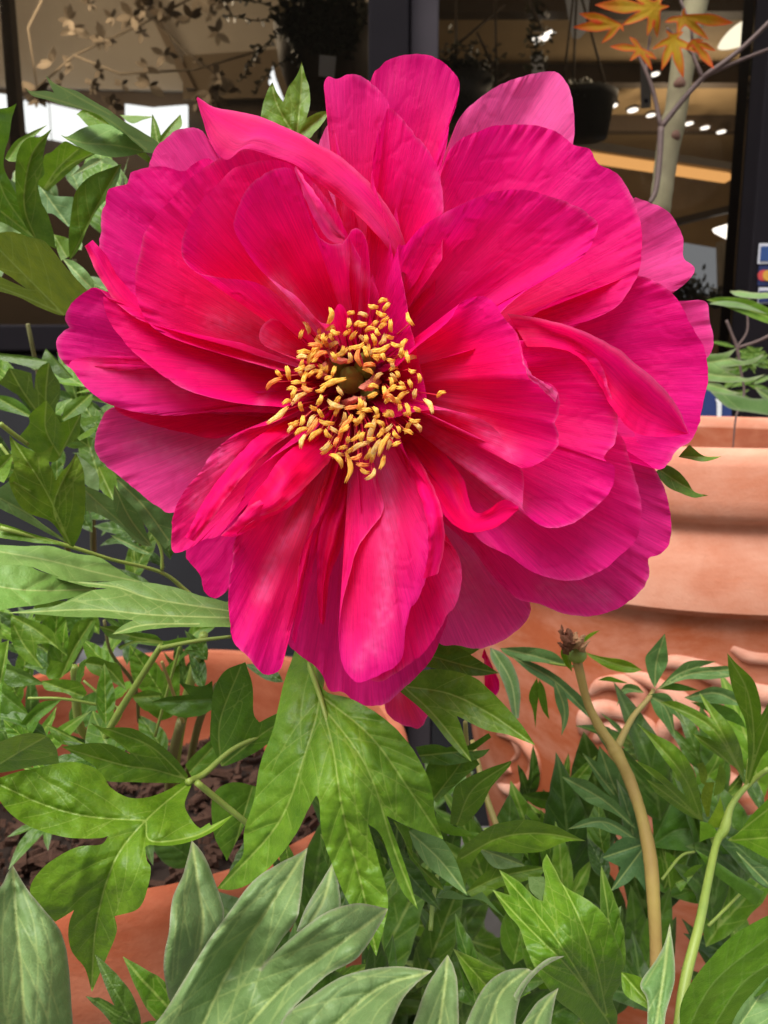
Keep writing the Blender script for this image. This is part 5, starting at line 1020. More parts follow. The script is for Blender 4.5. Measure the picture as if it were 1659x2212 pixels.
for pts, r, mt in (([(498,1375,-60,1.0),(420,1385,-66,1.3),(345,1400,-72,1.6)], 0, 'stem'), ([(348,1395,-72,2.0),(300,1470,-78,2.2),(250,1550,-84,2.4),(225,1600,-95,2.4)], 0, 'stem'),
    ([(0,1140,-55,1.5),(150,1180,-66,1.3),(240,1208,-76,1.2),(345,1235,-90,1.3),(400,1275,-100,1.6),(470,1340,-110,1.8)], 0, 'stem'), ([(350,1232,-90,1.2),(345,1180,-88,1.0),(300,1110,-86,.8)], 0, 'stem'),
    ([(160,1440,-150,3.4),(170,1560,-170,3.6),(205,1620,-210,3.8),(240,1760,-290,4)], 0, 'stem'), ([(440,1370,-150,3.6),(410,1480,-170,4.2),(385,1600,-200,4.4),(370,1760,-280,4.8)], 0, 'stem'),
    ([(470,1480,-160,3.0),(430,1560,-190,3.4),(400,1700,-260,3.8)], 0, 'stem_dark'), ([(390,1560,-150,3.8),(372,1640,-190,4.2),(360,1760,-260,4.5)], 0, 'stem_dark'),
    ([(350,1430,-110,1.2),(375,1500,-130,1.3),(395,1560,-150,1.4)], 0, 'stem_brown'), ([(390,1390,-130,1.2),(365,1480,-140,1.2),(335,1590,-160,1.3)], 0, 'stem'),
    ([(225,1340,-130,1.2),(240,1410,-140,1.3),(290,1480,-160,1.5),(300,1560,-190,1.5)], 0, 'stem_dark'), ([(60,1508,-80,.9),(140,1510,-84,1.0),(250,1530,-95,1.1)], 0, 'stem'),
    ([(180,1470,-110,.9),(240,1520,-110,1.0),(255,1530,-100,1.1)], 0, 'stem'), ([(405,1690,-50,2.2),(440,1672,-58,2.0),(500,1620,-66,1.6),(560,1590,-70,1.4)], 0, 'stem'),
    ([(425,1690,-50,2.0),(480,1735,-58,1.9),(535,1780,-64,1.8),(600,1840,-80,1.9)], 0, 'stem'), ([(0,915,-60,1.6),(25,935,-64,1.6),(60,960,-70,1.4)], 0, 'stem'),
    ([(0,960,-90,1.2),(30,1000,-90,1.2)], 0, 'stem'), ([(655,1405,-46,1.6),(690,1500,-22,1.4),(712,1580,-14,.9)], 0, 'stem'), ([(735,1130,-40,4.2),(700,1400,-80,4.4),(640,1700,-150,4.8),(600,1850,-240,5)], 0, 'stem'),
    ([(660,1400,-50,1.6),(690,1330,-70,2)], 0, 'stem'), ([(1005,1560,-90,1.6),(1010,1640,-110,1.8),(1020,1800,-160,2.2)], 0, 'stem_brown')):
    stem('stem', pts, M[mt], pl)
# a second blossom of the same plant, low behind the leaves
fb = petal(Z([(870,1500),(900,1480),(935,1520),(918,1555),(905,1574),(868,1566),(835,1540),(830,1500)], -60), zb=-70, base=(850,1450), hue=.1, dark=.0, pale=.15, seed=77, parent=pl); fb.name = 'fallen_petal'
fb = petal(Z([(1040,1420),(1058,1440),(1078,1470),(1075,1500),(1050,1510),(1046,1450)], -80), zb=-80, base=(1046,1400), hue=.2, dark=.1, seed=78, parent=pl); fb.name = 'fallen_petal'

# ---- foreground plant with grey-green upright leaves
fg = thing('peony_plant', 'grey-green peony shoots with purple-edged leaves rising at the very front, below the pot leaves', 'plant', tuple(P(700, 2900, 30)))
E = dict(mat='leaf_grey', edge=.4, lip=2.0, gap=90, ang=22, vw=5.5, h=5.5, mains=1, puff=1.6, wavy=3)
leaf(fg, 'Q', [(-80,600),(0,545),(30,490),(55,447),(110,540),(180,630),(240,700),(280,780),(300,900),(315,1110),(322,1260),(-80,1260)], [[(55,450),(72,700),(92,900),(112,1240)],[(100,560),(150,720),(165,950),(150,1200)],[(180,680),(225,850),(215,1050),(200,1200)],[(20,560),(10,800),(20,1100)]], [(-80,700,40),(55,447,26),(320,1200,46),(100,1100,66)], fold=5, **E)
leaf(fg, 'Q', [(835,340),(870,380),(900,430),(940,530),(976,645),(960,720),(900,820),(850,950),(790,1060),(738,1037),(712,880),(735,740),(750,600),(800,480)], [[(837,345),(862,530),(885,700),(860,900)],[(820,470),(800,620),(830,800)],[(770,620),(760,800),(750,950)]], [(835,340,2),(976,645,10),(740,1030,24),(830,700,26)], fold=5, **E)
leaf(fg, 'Q', [(1455,425),(1475,540),(1478,640),(1400,720),(1290,740),(1330,640),(1400,520)], [[(1453,435),(1410,600),(1350,700)]], [(1455,425,0),(1290,740,14)], fold=3, **E)
leaf(fg, 'Q', [(1340,372),(1325,470),(1310,600),(1290,690),(1230,770),(1180,850),(1135,905),(1200,830),(1320,725),(1430,650),(1560,616),(1690,640),(1660,700),(1560,850),(1430,925),(1330,1020),(1240,1120),(1180,1260),(560,1260),(700,1110),(800,950),(900,790),(1000,650),(1100,520),(1200,450),(1290,405)], [[(1335,382),(1160,650),(1000,900),(850,1220)],[(1685,642),(1430,830),(1240,975),(1000,1240)],[(1250,440),(1060,660),(900,900),(740,1150)],[(1300,520),(1180,760),(1060,960),(960,1150)],[(1560,640),(1400,740),(1250,860)],[(1560,820),(1400,920),(1250,1040),(1120,1220)]], [(1340,372,14),(1690,640,20),(560,1260,62),(1180,1250,50),(1120,650,34),(1135,900,24),(1450,760,44)], fold=6, **{**E, 'gap': 120, 'mains': 2})
leaf(fg, 'Q', [(1190,1260),(1240,1110),(1390,995),(1500,930),(1659,895),(1780,893),(1882,911),(1810,970),(1740,1060),(1660,1260)], [[(1878,913),(1640,990),(1400,1200)],[(1700,905),(1500,980),(1330,1160)],[(1800,960),(1650,1080),(1580,1240)]], [(1190,1260,66),(1882,911,40),(1500,930,46),(1600,1150,60)], fold=5, **E)
leaf(fg, 'R', [(100,1260),(190,1000),(240,910),(290,838),(320,900),(336,1000),(340,1260)], [[(290,845),(275,1000),(240,1240)]], [(290,838,20),(200,1200,44)], fold=6, **E)
leaf(fg, 'R', [(320,1260),(430,1010),(520,920),(620,898),(665,912),(620,990),(590,1100),(580,1260)], [[(640,905),(520,1010),(450,1230)],[(560,930),(470,1040),(400,1230)]], [(620,898,24),(400,1200,52)], fold=5, **E)
leaf(fg, 'R', [(800,846),(730,855),(660,910),(600,980),(570,1060),(565,1260),(585,1260),(590,1080),(625,990),(680,920),(740,875)], [], [(800,846,22),(570,1200,44)], fold=2, **{**E, 'col': (1.25,1.1,1.3)})
leaf(fg, 'R', [(540,1260),(660,1070),(715,1020),(773,985),(755,1060),(720,1260)], [[(768,992),(690,1100),(640,1240)]], [(773,985,22),(600,1200,44)], fold=5, **E)
leaf(fg, 'R', [(1150,1260),(1160,1050),(1130,965),(1200,860),(1235,790),(1258,700),(1275,820),(1280,950),(1240,1106),(1230,1260)], [[(1257,710),(1235,900),(1190,1200)]], [(1258,700,0),(1180,1200,26)], fold=5, **{**E, 'col': (.85,1,.8)})
leaf(fg, 'R', [(1045,915),(1110,930),(1165,965),(1215,1040),(1238,1130),(1150,1070),(1060,1010)], [[(1050,920),(1225,1120)]], [(1045,915,8),(1235,1120,18)], mat='leaf')
for pts in ([(560,2300,44,2.5),(570,2800,40,3.5)], [(1010,2300,46,2.5),(900,2800,40,3.5)], [(1150,2300,30,2.5),(1100,2800,30,3.5)], [(60,2300,66,2.5),(200,2800,50,3.5)]): stem('stem', pts, M['stem'], fg)

# ---- right-hand plant with the spent bud
rp = thing('peony_plant', 'leafy green peony with a thick curved stem and one spent bud, standing before the urn', 'plant', tuple(P(1300, 2700, -150)))
D_ = lambda *a, **k: leaf(rp, 'D', *a, **k); R_ = lambda *a, **k: leaf(rp, 'R', *a, **k)
R_([(722,398),(760,470),(800,540),(900,600),(960,650),(1000,710),(1030,790),(1057,870),(1045,960),(1010,1030),(1030,1110),(1010,1260),(860,1110),(770,1040),(690,930),(640,830),(600,720),(550,660),(486,558),(562,580),(513,468),(600,520),(670,590),(705,606),(715,520),(703,450)], [[(1000,1150),(790,810),(660,640),(516,475)],[(985,1100),(930,860),(850,650),(724,405)],[(990,1130),(820,900),(640,720),(492,562)]], [(486,558,-8),(722,398,-14),(1057,870,-2),(1000,1150,-16),(800,800,16)], 'leaf', col=(.9,1,.85), fold=5, gap=60, edge=.3, puff=1.8)
R_([(313,812),(420,860),(480,890),(560,912),(560,1000),(480,1060),(420,1020),(370,930)], [[(318,818),(500,1020)]], [(313,812,-6),(500,1040,-10)], 'leaf', col=(1.1,1.1,.9), edge=.6)
R_([(330,420),(380,350),(480,280),(560,258),(640,252),(760,280),(820,310),(892,344),(800,350),(700,390),(560,397),(440,380),(400,440),(360,560),(330,560)], [[(350,420),(520,330),(700,312),(885,343)]], [(330,500,-60),(892,344,-36),(560,258,-40)], 'leaf', col=(1.1,1.1,1.0), gap=60)
R_([(120,300),(200,290),(280,350),(330,440),(378,584),(300,530),(210,460),(150,380)], [[(125,305),(250,420),(370,570)]], [(120,300,-50),(378,584,-30)], 'leaf_grey', col=(.85,1,.75))
R_([(300,270),(310,180),(330,100),(440,40),(565,-5),(560,20),(480,110),(440,190),(370,270),(340,280)], [[(330,275),(400,120),(560,5)]], [(300,270,-66),(565,0,-44)], 'leaf', col=(.95,1,.95))
R_([(200,20),(280,-60),(380,-60),(430,10),(350,80),(240,180),(210,100)], [[(230,160),(330,30),(380,-50)]], -75, 'leaf', col=(.8,.9,.8))
R_([(50,255),(130,300),(145,420),(240,500),(278,562),(190,522),(130,430),(100,340)], [[(60,262),(150,430),(270,558)]], -60, 'leaf', col=(.9,1,.9))
R_([(240,215),(300,270),(380,300),(440,312),(400,325),(300,318),(240,290)], [[(245,220),(430,313)]], -62, 'leaf', col=(.9,1,.85))
R_([(370,570),(430,500),(500,462),(620,450),(708,455),(700,490),(620,520),(520,545),(430,600)], [[(380,565),(520,500),(700,462)]], -62, 'leaf')
R_([(420,372),(520,395),(590,420),(630,452),(500,462)], [[(425,376),(620,450)]], -56, 'leaf_grey')
R_([(640,500),(710,500),(715,540),(700,610),(650,560)], [], -50, 'leaf_grey', col=(1.1,1.1,.95))
R_([(240,590),(300,560),(380,590),(440,565),(470,600),(540,680),(590,720),(500,650),(430,600),(330,600)], [[(250,590),(580,715)]], -54, 'leaf_grey', col=(.8,.95,.7))
R_([(1330,1260),(1300,1100),(1340,980),(1430,860),(1540,750),(1700,660),(1700,960),(1600,1040),(1540,1120),(1500,1260)], [[(1320,1200),(1450,960),(1690,760)],[(1420,1200),(1560,980),(1690,880)]], [(1330,1200,-10),(1700,700,-50),(1600,1000,-12)], 'leaf_dark', col=(1.3,1.4,1.1), gap=60, fold=5)
R_([(1480,1260),(1560,1080),(1700,920),(1700,1260)], [[(1500,1240),(1690,960)]], [(1480,1200,10),(1700,930,-8)], 'leaf_grey', col=(.95,1.05,.9))
D_([(755,148),(830,168),(960,190),(1038,236),(980,250),(880,232),(800,185)], [[(765,155),(900,205),(1030,236)]], -135, 'leaf', col=(1.4,1.3,.6))
D_([(636,150),(658,106),(685,170),(692,245),(655,205)], [[(655,115),(688,235)]], -128, 'leaf', col=(1.5,1.5,.6))
D_([(735,90),(780,55),(830,40),(790,70),(750,105)], [], -138, 'leaf', col=(1.4,1.4,.6))
D_([(335,128),(430,122),(540,130),(620,160),(665,215),(560,202),(430,185),(360,155)], [[(345,130),(500,165),(655,212)]], -150, 'leaf_grey', col=(.8,1,.75))
D_([(290,125),(360,158),(410,230),(438,340),(430,475),(400,475),(370,350),(330,250),(290,175)], [[(300,135),(390,290),(418,465)]], [(290,125,-140),(430,475,-120)], 'leaf_grey', col=(.8,1,.7), edge=.3)
D_([(390,165),(500,200),(600,250),(700,330),(765,400),(775,470),(700,402),(600,322),(480,245)], [[(395,170),(600,285),(770,450)]], -150, 'leaf_grey', col=(.65,.85,.7))
D_([(600,290),(645,330),(672,390),(674,480),(640,562),(640,480),(612,395)], [[(610,300),(655,430),(642,550)]], -130, 'leaf_grey', col=(.85,1.05,.95))
for q in ([(520,272),(488,330),(480,380),(500,440),(512,525),(520,420),(528,340)], [(530,280),(560,340),(580,480),(545,430),(522,340)]): D_(q, [], -140, 'leaf', col=(.8,.9,.6))
D_([(1150,56),(1160,120),(1164,200),(1130,270),(1100,325),(1070,262),(1053,180),(1085,130)], [[(1148,65),(1110,190),(1100,315)]], -140, 'leaf_grey', col=(.7,.95,.65))
D_([(1105,338),(1200,240),(1260,195),(1330,188),(1405,195),(1320,222),(1460,215),(1480,268),(1380,282),(1260,282),(1160,312)], [[(1110,335),(1230,250),(1400,198)],[(1130,325),(1280,255),(1470,235)]], -150, 'leaf_grey', col=(.7,.9,.6))
D_([(1120,330),(1200,300),(1320,335),(1240,340)], [], -155, 'leaf_dark', col=(1.2,1.4,1))
D_([(818,286),(880,268),(970,300),(940,300)], [], -160, 'leaf', col=(.8,1,.6)); D_([(1048,348),(960,352),(912,415),(932,340),(960,306),(1010,312)], [[(1040,345),(950,330),(918,400)]], -150, 'leaf_grey', col=(.75,.95,.6))
D_([(1065,358),(1150,350),(1200,400),(1253,512),(1190,452),(1200,558),(1130,482),(1100,440)], [[(1075,365),(1150,420),(1198,545)],[(1100,375),(1190,420),(1250,508)]], -142, 'leaf_grey', col=(.7,.95,.65))
D_([(1245,372),(1320,340),(1400,318),(1500,350),(1530,412),(1400,402),(1300,392)], [[(1250,374),(1400,350),(1520,400)]], -165, 'leaf_grey', col=(.65,.85,.6))
D_([(1280,395),(1400,400),(1500,440),(1560,530),(1500,500),(1380,450)], [], -170, 'leaf_dark', col=(1.2,1.4,1.1))
D_([(1128,395),(1200,390),(1290,425),(1385,480),(1345,410),(1318,343),(1400,430),(1480,520),(1530,640),(1542,782),(1500,722),(1400,652),(1330,602),(1285,548),(1385,580),(1440,625),(1350,545),(1250,465)], [[(1540,770),(1440,560),(1325,355)],[(1535,760),(1380,520),(1140,397)],[(1530,760),(1420,650),(1295,555)]], [(1128,395,-95),(1318,343,-98),(1540,780,-118),(1450,560,-84)], 'leaf', col=(1.15,1.15,1.15), gap=60)
D_([(1458,152),(1500,200),(1590,290),(1622,400),(1625,460),(1700,330),(1700,560),(1620,680),(1570,800),(1552,790),(1560,650),(1548,500),(1500,380),(1468,260)], [[(1560,790),(1590,600),(1560,350),(1460,160)],[(1562,790),(1620,600),(1690,420)]], [(1458,152,-80),(1560,790,-112),(1700,450,-76)], 'leaf', col=(1.1,1.15,1.15), gap=60)
D_([(1008,494),(1080,545),(1190,600),(1270,690),(1312,800),(1342,985),(1250,945),(1150,875),(1110,845),(1058,776),(1150,805),(1080,750),(998,679),(1090,720),(1180,790),(1250,855),(1212,762),(1180,720),(1120,640),(1070,570)], [[(1335,975),(1230,740),(1015,500)],[(1335,978),(1180,830),(1005,684)],[(1320,970),(1200,880),(1065,780)]], [(1008,494,-78),(998,679,-74),(1340,985,-108),(1200,760,-66)], 'leaf', col=(1.2,1.2,1.1), gap=60)
D_([(1325,980),(1380,1000),(1420,1050),(1370,1065),(1322,1085)], [], -100, 'leaf', col=(1.1,1.15,1.1))
for q, c in (([(1355,960),(1330,860),(1350,790),(1395,790),(1380,880),(1370,960)], (1.1,.8,.8)), ([(1360,990),(1400,920),(1425,860),(1440,930),(1450,1000),(1400,1015)], (1.3,1.1,.9)), ([(1330,790),(1310,700),(1340,690),(1360,750),(1350,800)], (1,.8,1)), ([(1400,790),(1420,700),(1450,740),(1440,830),(1390,860)], (.9,.8,1))): D_(q, [], -106, 'leaf', col=c)
D_([(1455,1075),(1520,1030),(1580,950),(1700,830),(1700,1190),(1620,1150),(1540,1105)], [[(1465,1075),(1690,900)],[(1465,1078),(1690,1060)]], [(1455,1075,-104),(1700,830,-80),(1700,1190,-70)], 'leaf', col=(1,1.1,1.05), gap=60)
D_([(740,642),(815,690),(825,608),(900,690),(960,780),(1000,900),(1008,1008),(920,935),(870,880),(905,882),(860,835),(815,770)], [[(1000,1000),(900,810),(828,620)],[(900,850),(745,648)]], -150, 'leaf_grey', col=(.65,.85,.6))
D_([(638,760),(760,778),(850,840),(910,885),(960,945),(1008,1020),(900,945),(760,882)], [[(1000,1015),(850,880),(648,764)]], -132, 'leaf_grey', col=(.7,.9,.65))
D_([(668,1022),(760,970),(860,965),(950,1010),(1022,1085),(900,1045),(800,1012)], [[(675,1020),(850,985),(1015,1078)]], -120, 'leaf_grey', col=(.7,.9,.75))
D_([(838,1162),(900,1090),(970,1060),(1050,1110),(1055,1330),(1005,1252),(960,1292),(880,1330),(932,1210)], [[(1040,1120),(980,1200),(890,1320)],[(1030,1100),(850,1160)]], -100, 'leaf_grey', col=(.5,.72,.62), gap=60)
D_([(1080,900),(1180,888),(1300,960),(1400,1030),(1525,1060),(1525,1150),(1300,1135),(1100,1112)], [[(1090,1100),(1250,1020),(1500,1100)],[(1090,1090),(1180,900)]], [(1080,900,-150),(1525,1100,-130)], 'leaf_dark', col=(1.1,1.4,1.1), gap=60)
D_([(440,850),(560,835),(660,860),(695,915),(600,922),(520,912)], [[(445,852),(680,905)]], -170, 'leaf_dark', col=(1.2,1.3,.9))
for q, z, mt, c in (([(1300,1120),(1400,1180),(1520,1260),(1640,1330),(1600,1400),(1480,1310),(1380,1230)], -90, 'leaf_dark', (1.1,1.2,1.0)), ([(1500,1130),(1600,1180),(1700,1230),(1700,1330),(1600,1270)], -75, 'leaf_grey', (.6,.75,.65)),
                    ([(1150,1130),(1200,1160),(1240,1230),(1180,1330),(1160,1250)], -120, 'leaf', (.8,.9,.6)), ([(1200,1290),(1280,1210),(1340,1195),(1290,1250),(1230,1330)], -115, 'leaf', (.8,.9,.6))): D_(q, [[q[0], q[3]]], z, mt, col=c)
TH = [(1246,1424,-128,4.6),(1251,1446,-126,4.0),(1270,1520,-124,4.0),(1296,1572,-120,4.2),(1318,1604,-116,4.6),(1330,1625,-114,6.6),(1345,1652,-110,5.4),(1362,1690,-107,5.0),(1385,1760,-98,5.0),(1404,1850,-88,5.2),(1412,1950,-80,5.2),(1417,2060,-74,5.0),(1415,2240,-64,5.2),(1400,2700,-60,6)]
stem('stem', [(a, b, c_, r_*(.84+.06*math.sin(b*.045))) for a, b, c_, r_ in TH], M['stem_bud'], rp, 14, 10)
for pts, mt in (([(1330,1622,-116,3.2),(1350,1580,-126,2.6),(1370,1545,-136,2.2),(1400,1510,-142,2.0),(1412,1490,-146,1.6)], 'stem_brown'), ([(1464,2240,-40,3.4),(1480,2120,-52,3.2),(1510,2000,-64,3.0),(1530,1900,-80,2.8),(1548,1820,-95,2.6),(1565,1790,-102,3.6),(1580,1740,-108,2.2),(1616,1695,-114,2.0),(1660,1660,-110,1.8)], 'stem'),
    ([(1545,1830,-98,1.6),(1535,1805,-104,1.4),(1520,1780,-106,1.6)], 'stem'), ([(1612,1698,-114,1.4),(1618,1640,-112,1.2)], 'stem'), ([(1430,1900,-100,1.0),(1470,1850,-110,1.0),(1500,1840,-115,.9)], 'stem'),
    ([(930,2010,-60,1.5),(935,1950,-66,1.5),(945,1890,-72,1.4)], 'stem'), ([(1075,1790,-130,2.4),(1050,1720,-140,2.5),(1035,1660,-150,2.4),(1020,1600,-160,2.2)], 'stem_brown'), ([(1100,1400,-150,1),(1180,1430,-150,1),(1240,1440,-132,1)], 'stem'), ([(1530,2000,-90,1.1),(1600,1930,-100,1)], 'stem'), ([(1464,2230,-40,3.4),(1450,2700,-40,4)], 'stem')):
    stem('stem', pts, M[mt], rp)
bud = ovoid('spent_bud', P(1248, 1432, -128), np.array([-.12, -.15, 1]), .0105, .0046, M['stem'], rp, tip=.1)
M['budbrown'] = simple('bud_brown', (.10, .035, .022), .85, .15, .5, 300, .6, col2=(.22, .10, .05)); M['budtan'] = simple('bud_tan', (.48, .30, .15), .85, .15, .5, 300, .6, col2=(.28, .12, .06))
for k, (x, y, x2, y2, w_, mt) in enumerate(((1226,1410,1208,1362,15,'budbrown'), (1232,1404,1226,1358,15,'budbrown'), (1240,1402,1244,1366,14,'budtan'), (1250,1404,1262,1372,14,'budtan'), (1258,1410,1272,1386,11,'budtan'), (1222,1414,1206,1388,12,'budbrown'), (1236,1400,1250,1382,16,'budbrown'), (1216,1380,1212,1350,3,'budbrown'))):
    o = ribbon([(x-w_*.5,y,-124),(x-w_*.8,(y+y2)/2,-120-k%3),(x2-w_*.2,y2,-124+k%2*3)], [(x+w_*.5,y,-124),(x+w_*.8,(y+y2)/2,-120-k%2),(x2+w_*.2,y2-2,-124)], bulge=2.5, ruff=1.2, seed=300+k, parent=bud, n2=10)
    o.name = 'bud_scale'; o.data.materials.clear(); o.data.materials.append(M[mt])

# ---- maple rooted in the urn
mp = thing('maple_tree', 'young maple in the urn with pale trunk, thin dark twigs and orange-red leaves', 'tree', (UC[0], UC[1], .655))
def zt(D): return -(D-D0)*1000
DT = .88
c = catmull([(1395,900,zt(.90),11),(1398,760,zt(.90),11.5),(1405,620,zt(.89),12),(1420,500,zt(.89),14),(1428,430,zt(DT),15),(1440,340,zt(DT),15.5),(1452,270,zt(DT),17.5),(1460,240,zt(DT),16),(1472,160,zt(DT),16.5),(1482,110,zt(DT),18),(1492,60,zt(DT),16.5),(1508,-20,zt(DT),17.5),(1520,-80,zt(DT),17)], n_per=8)
w = PA(c[:, :2], c[:, 2]); rad = c[:, 3]/1000*.80*(1+.05*noise1(np.arange(len(c))*.5, 3, 3))
link('trunk', tube_mesh('trunk', w, rad, 20), M['trunk'], mp)
M['knot'] = simple('knot', (.16, .085, .06), .85, .2, .5, 90, .8)
for x, y in ((1464,184), (1452,296), (1492,66)):
    ovoid('knot', P(x, y+14, zt(DT-.0065)), np.array([.2, -.05, 1]), .018, .0085, M['knot'], mp)
for pts in ([(1403,440,-600,2.4),(1417,409,-600,3),(1425,341,-600,3.2),(1428,275,-600,3.6)], [(1428,275,-600,3.2),(1470,222,-595,3.0),(1518,169,-590,3.0),(1560,138,-585,2.8),(1610,98,-580,2.5),(1680,30,-570,2.4)], [(1520,166,-590,2.4),(1590,134,-585,2.0),(1690,95,-580,1.8)],
            [(1428,275,-600,2.4),(1409,191,-602,2.2),(1384,131,-604,1.6),(1370,112,-604,1.4)], [(1409,191,-602,1.4),(1396,150,-604,1.6),(1404,80,-606,1.4)], [(1518,169,-590,2.2),(1496,114,-592,1.8),(1493,63,-594,1.5),(1470,0,-596,1.4)], [(1496,118,-592,1.4),(1470,90,-592,1.1),(1440,60,-592,1)],
            [(1680,715,-560,1.8),(1640,736,-560,1.7),(1592,752,-560,1.8)], [(1569,692,-560,1.5),(1580,720,-560,1.5),(1592,752,-560,1.8),(1600,800,-560,1.3),(1607,851,-560,1.3),(1590,900,-556,1.1),(1583,970,-552,.7)], [(1592,750,-560,1.2),(1614,715,-560,1.1),(1614,667,-560,1.0),(1619,645,-560,.9)]):
    stem('branch', pts, M['twig'], mp, 7)
def palmate(cx, cy, tips, z, mat='leaf_red', col=(1, 1, 1), f='T', frac=.44, zt_=0):
    tips = sorted(tips, key=lambda t: math.atan2(t[1]-cy, t[0]-cx)); n = len(tips); poly = []; 
    for i, t in enumerate(tips):
        a = math.atan2(t[1]-cy, t[0]-cx); r = math.hypot(t[0]-cx, t[1]-cy)
        t2 = tips[(i+1) % n]; a2 = math.atan2(t2[1]-cy, t2[0]-cx); r2 = math.hypot(t2[0]-cx, t2[1]-cy)
        if a2 <= a: a2 += 2*math.pi
        w = .20 if r > 150 else .26
        poly += [(cx+r*.55*math.cos(a-w*1.1), cy+r*.55*math.sin(a-w*1.1)), (cx+r*.8*math.cos(a-w*.45), cy+r*.8*math.sin(a-w*.45)), t, (cx+r*.8*math.cos(a+w*.45), cy+r*.8*math.sin(a+w*.45)), (cx+r*.55*math.cos(a+w*1.1), cy+r*.55*math.sin(a+w*1.1))]
        am = (a+a2)/2; gp = a2-a
        rn = frac*min(r, r2) if gp < 1.9 else 8
        poly.append((cx+rn*math.cos(am), cy+rn*math.sin(am)))
    vs = [[(cx, cy), ((cx+t[0])/2, (cy+t[1])/2), t] for t in tips]
    ct = [(cx, cy, z)]+[(t[0], t[1], z+zt_+random.uniform(-8, 4)) for t in tips]
    o = leaf(mp, f, poly, vs, ct, mat, col=col, h=3.2, fold=1.5, gap=18, edge=.9, vw=1.8, wavy=3)
    if mat == 'leaf_red':
        co = np.empty(len(o.data.vertices)*3); o.data.vertices.foreach_get('co', co); co = co.reshape(-1, 3); cc_ = P(*fr(f, [(cx, cy)])[0], z)
        d = np.linalg.norm(co-cc_, axis=1); d /= d.max(); e = o.data.attributes['edge']; ev = np.empty(len(d), np.float32); e.data.foreach_get('value', ev)
        e.data.foreach_set('value', np.clip(np.maximum(ev, np.clip((d-.5)/.6, 0, 1)), 0, .92).astype(np.float32))
palmate(770, 60, [(285,38),(500,200),(700,285),(780,300),(880,50),(820,-60),(560,-60)], -590, col=(1,1,1))
palmate(490, 195, [(160,105),(112,216),(338,345),(515,250)], -580, col=(1.05,.85,1))
palmate(980, 130, [(1385,182),(1190,315),(940,300),(840,175),(1000,60)], -585, col=(.85,.75,1))
palmate(905, 300, [(740,390),(815,560),(988,618),(1110,420),(850,240),(990,250)], -575, col=(1,1.05,1))
palmate(655, 385, [(405,368),(565,482),(742,560),(775,470),(560,290)], -580, col=(.9,.75,1))
palmate(1060, 320, [(1245,402),(1232,545),(1010,400),(1150,320)], -570, col=(1,.7,1))
# green leaves by the twig on the right
mg = dict(mat='leaf')
def V_(poly, v, z, col=(1, 1, 1), m='leaf_grey'): leaf(mp, 'V', poly, v, z, m, col=col, h=3.6, gap=40, edge=.3)
V_([(1060,620),(1160,600),(1300,600),(1450,620),(1700,740),(1700,860),(1500,790),(1330,720),(1180,660)], [[(1070,622),(1350,680),(1690,800)]], -440, (1,1.1,.7), 'leaf')
V_([(1080,655),(1200,630),(1380,650),(1600,745),(1400,700),(1250,680)], [], -436, (1.3,1.4,1.3))
V_([(1265,545),(1350,540),(1500,560),(1700,545),(1700,600),(1500,610),(1330,590)], [[(1270,545),(1690,575)]], -450, (1.3,1.4,1.3))
V_([(1000,1090),(1200,1085),(1330,1040),(1260,1120),(1400,1150),(1570,1093),(1480,1170),(1330,1195),(1200,1210),(1330,1225),(1240,1240),(1400,1300),(1585,1268),(1450,1325),(1250,1340),(1040,1325)], [[(1000,1180),(1200,1150),(1560,1098)],[(1000,1250),(1250,1290),(1575,1272)]], -430, (1,1.1,.8))
V_([(1040,1340),(1180,1350),(1250,1400),(1375,1437),(1250,1445),(1080,1410)], [[(1050,1350),(1360,1437)]], -432, (1,1.15,.8))
for q in ([(1100,1420),(1300,1440),(1480,1480),(1700,1470),(1700,1640),(1450,1600),(1250,1560)], [(1480,1380),(1600,1410),(1700,1450),(1700,1540),(1560,1480)]): V_(q, [[q[0], q[3]]], -520, (.7,.85,.6))
for k in range(16):
    x, y = random.uniform(1560, 1680), random.uniform(740, 870); a = random.uniform(-.6, .6)+(math.pi if random.random() < .4 else 0); L = random.uniform(50, 90)
    put(mp, random.choice(['one', 'slim', 'three']), x, y, -700, x+L*math.cos(a), y+L*math.sin(a), -690, random.uniform(-.6, .6), 'leaf', (.55, .65, .5))
# two leaf tips of the flower's own plant past the right petals
leaf(pl, 'V', [(820,1990),(860,1940),(920,1880),(960,1920),(1010,1960),(1080,1985),(1200,1980),(1120,2015),(1020,2028),(920,2010)], [[(830,1985),(1000,1990),(1180,1985)]], -20, 'leaf', col=(1.1,1.05,.8))
leaf(pl, 'U', [(1415,1020),(1440,1005),(1465,1018),(1485,1040),(1500,1062),(1530,1070),(1500,1075),(1470,1065),(1440,1050)], [[(1425,1015),(1470,1045),(1520,1071)]], -25, 'leaf', col=(.95,1,.8))
# top: lobed leaf behind the flower
leaf(pl, 'U', [(655,300),(562,262),(568,225),(578,195),(588,178),(598,200),(612,220),(622,190),(640,165),(652,133),(660,165),(668,190),(670,225),(662,255),(690,242),(712,240),(700,262),(680,285)], [[(640,300),(600,230),(588,185)],[(640,300),(650,200),(652,140)],[(645,295),(705,245)]], -35, 'leaf', col=(1.05,1.0,.8), puff=1.8)

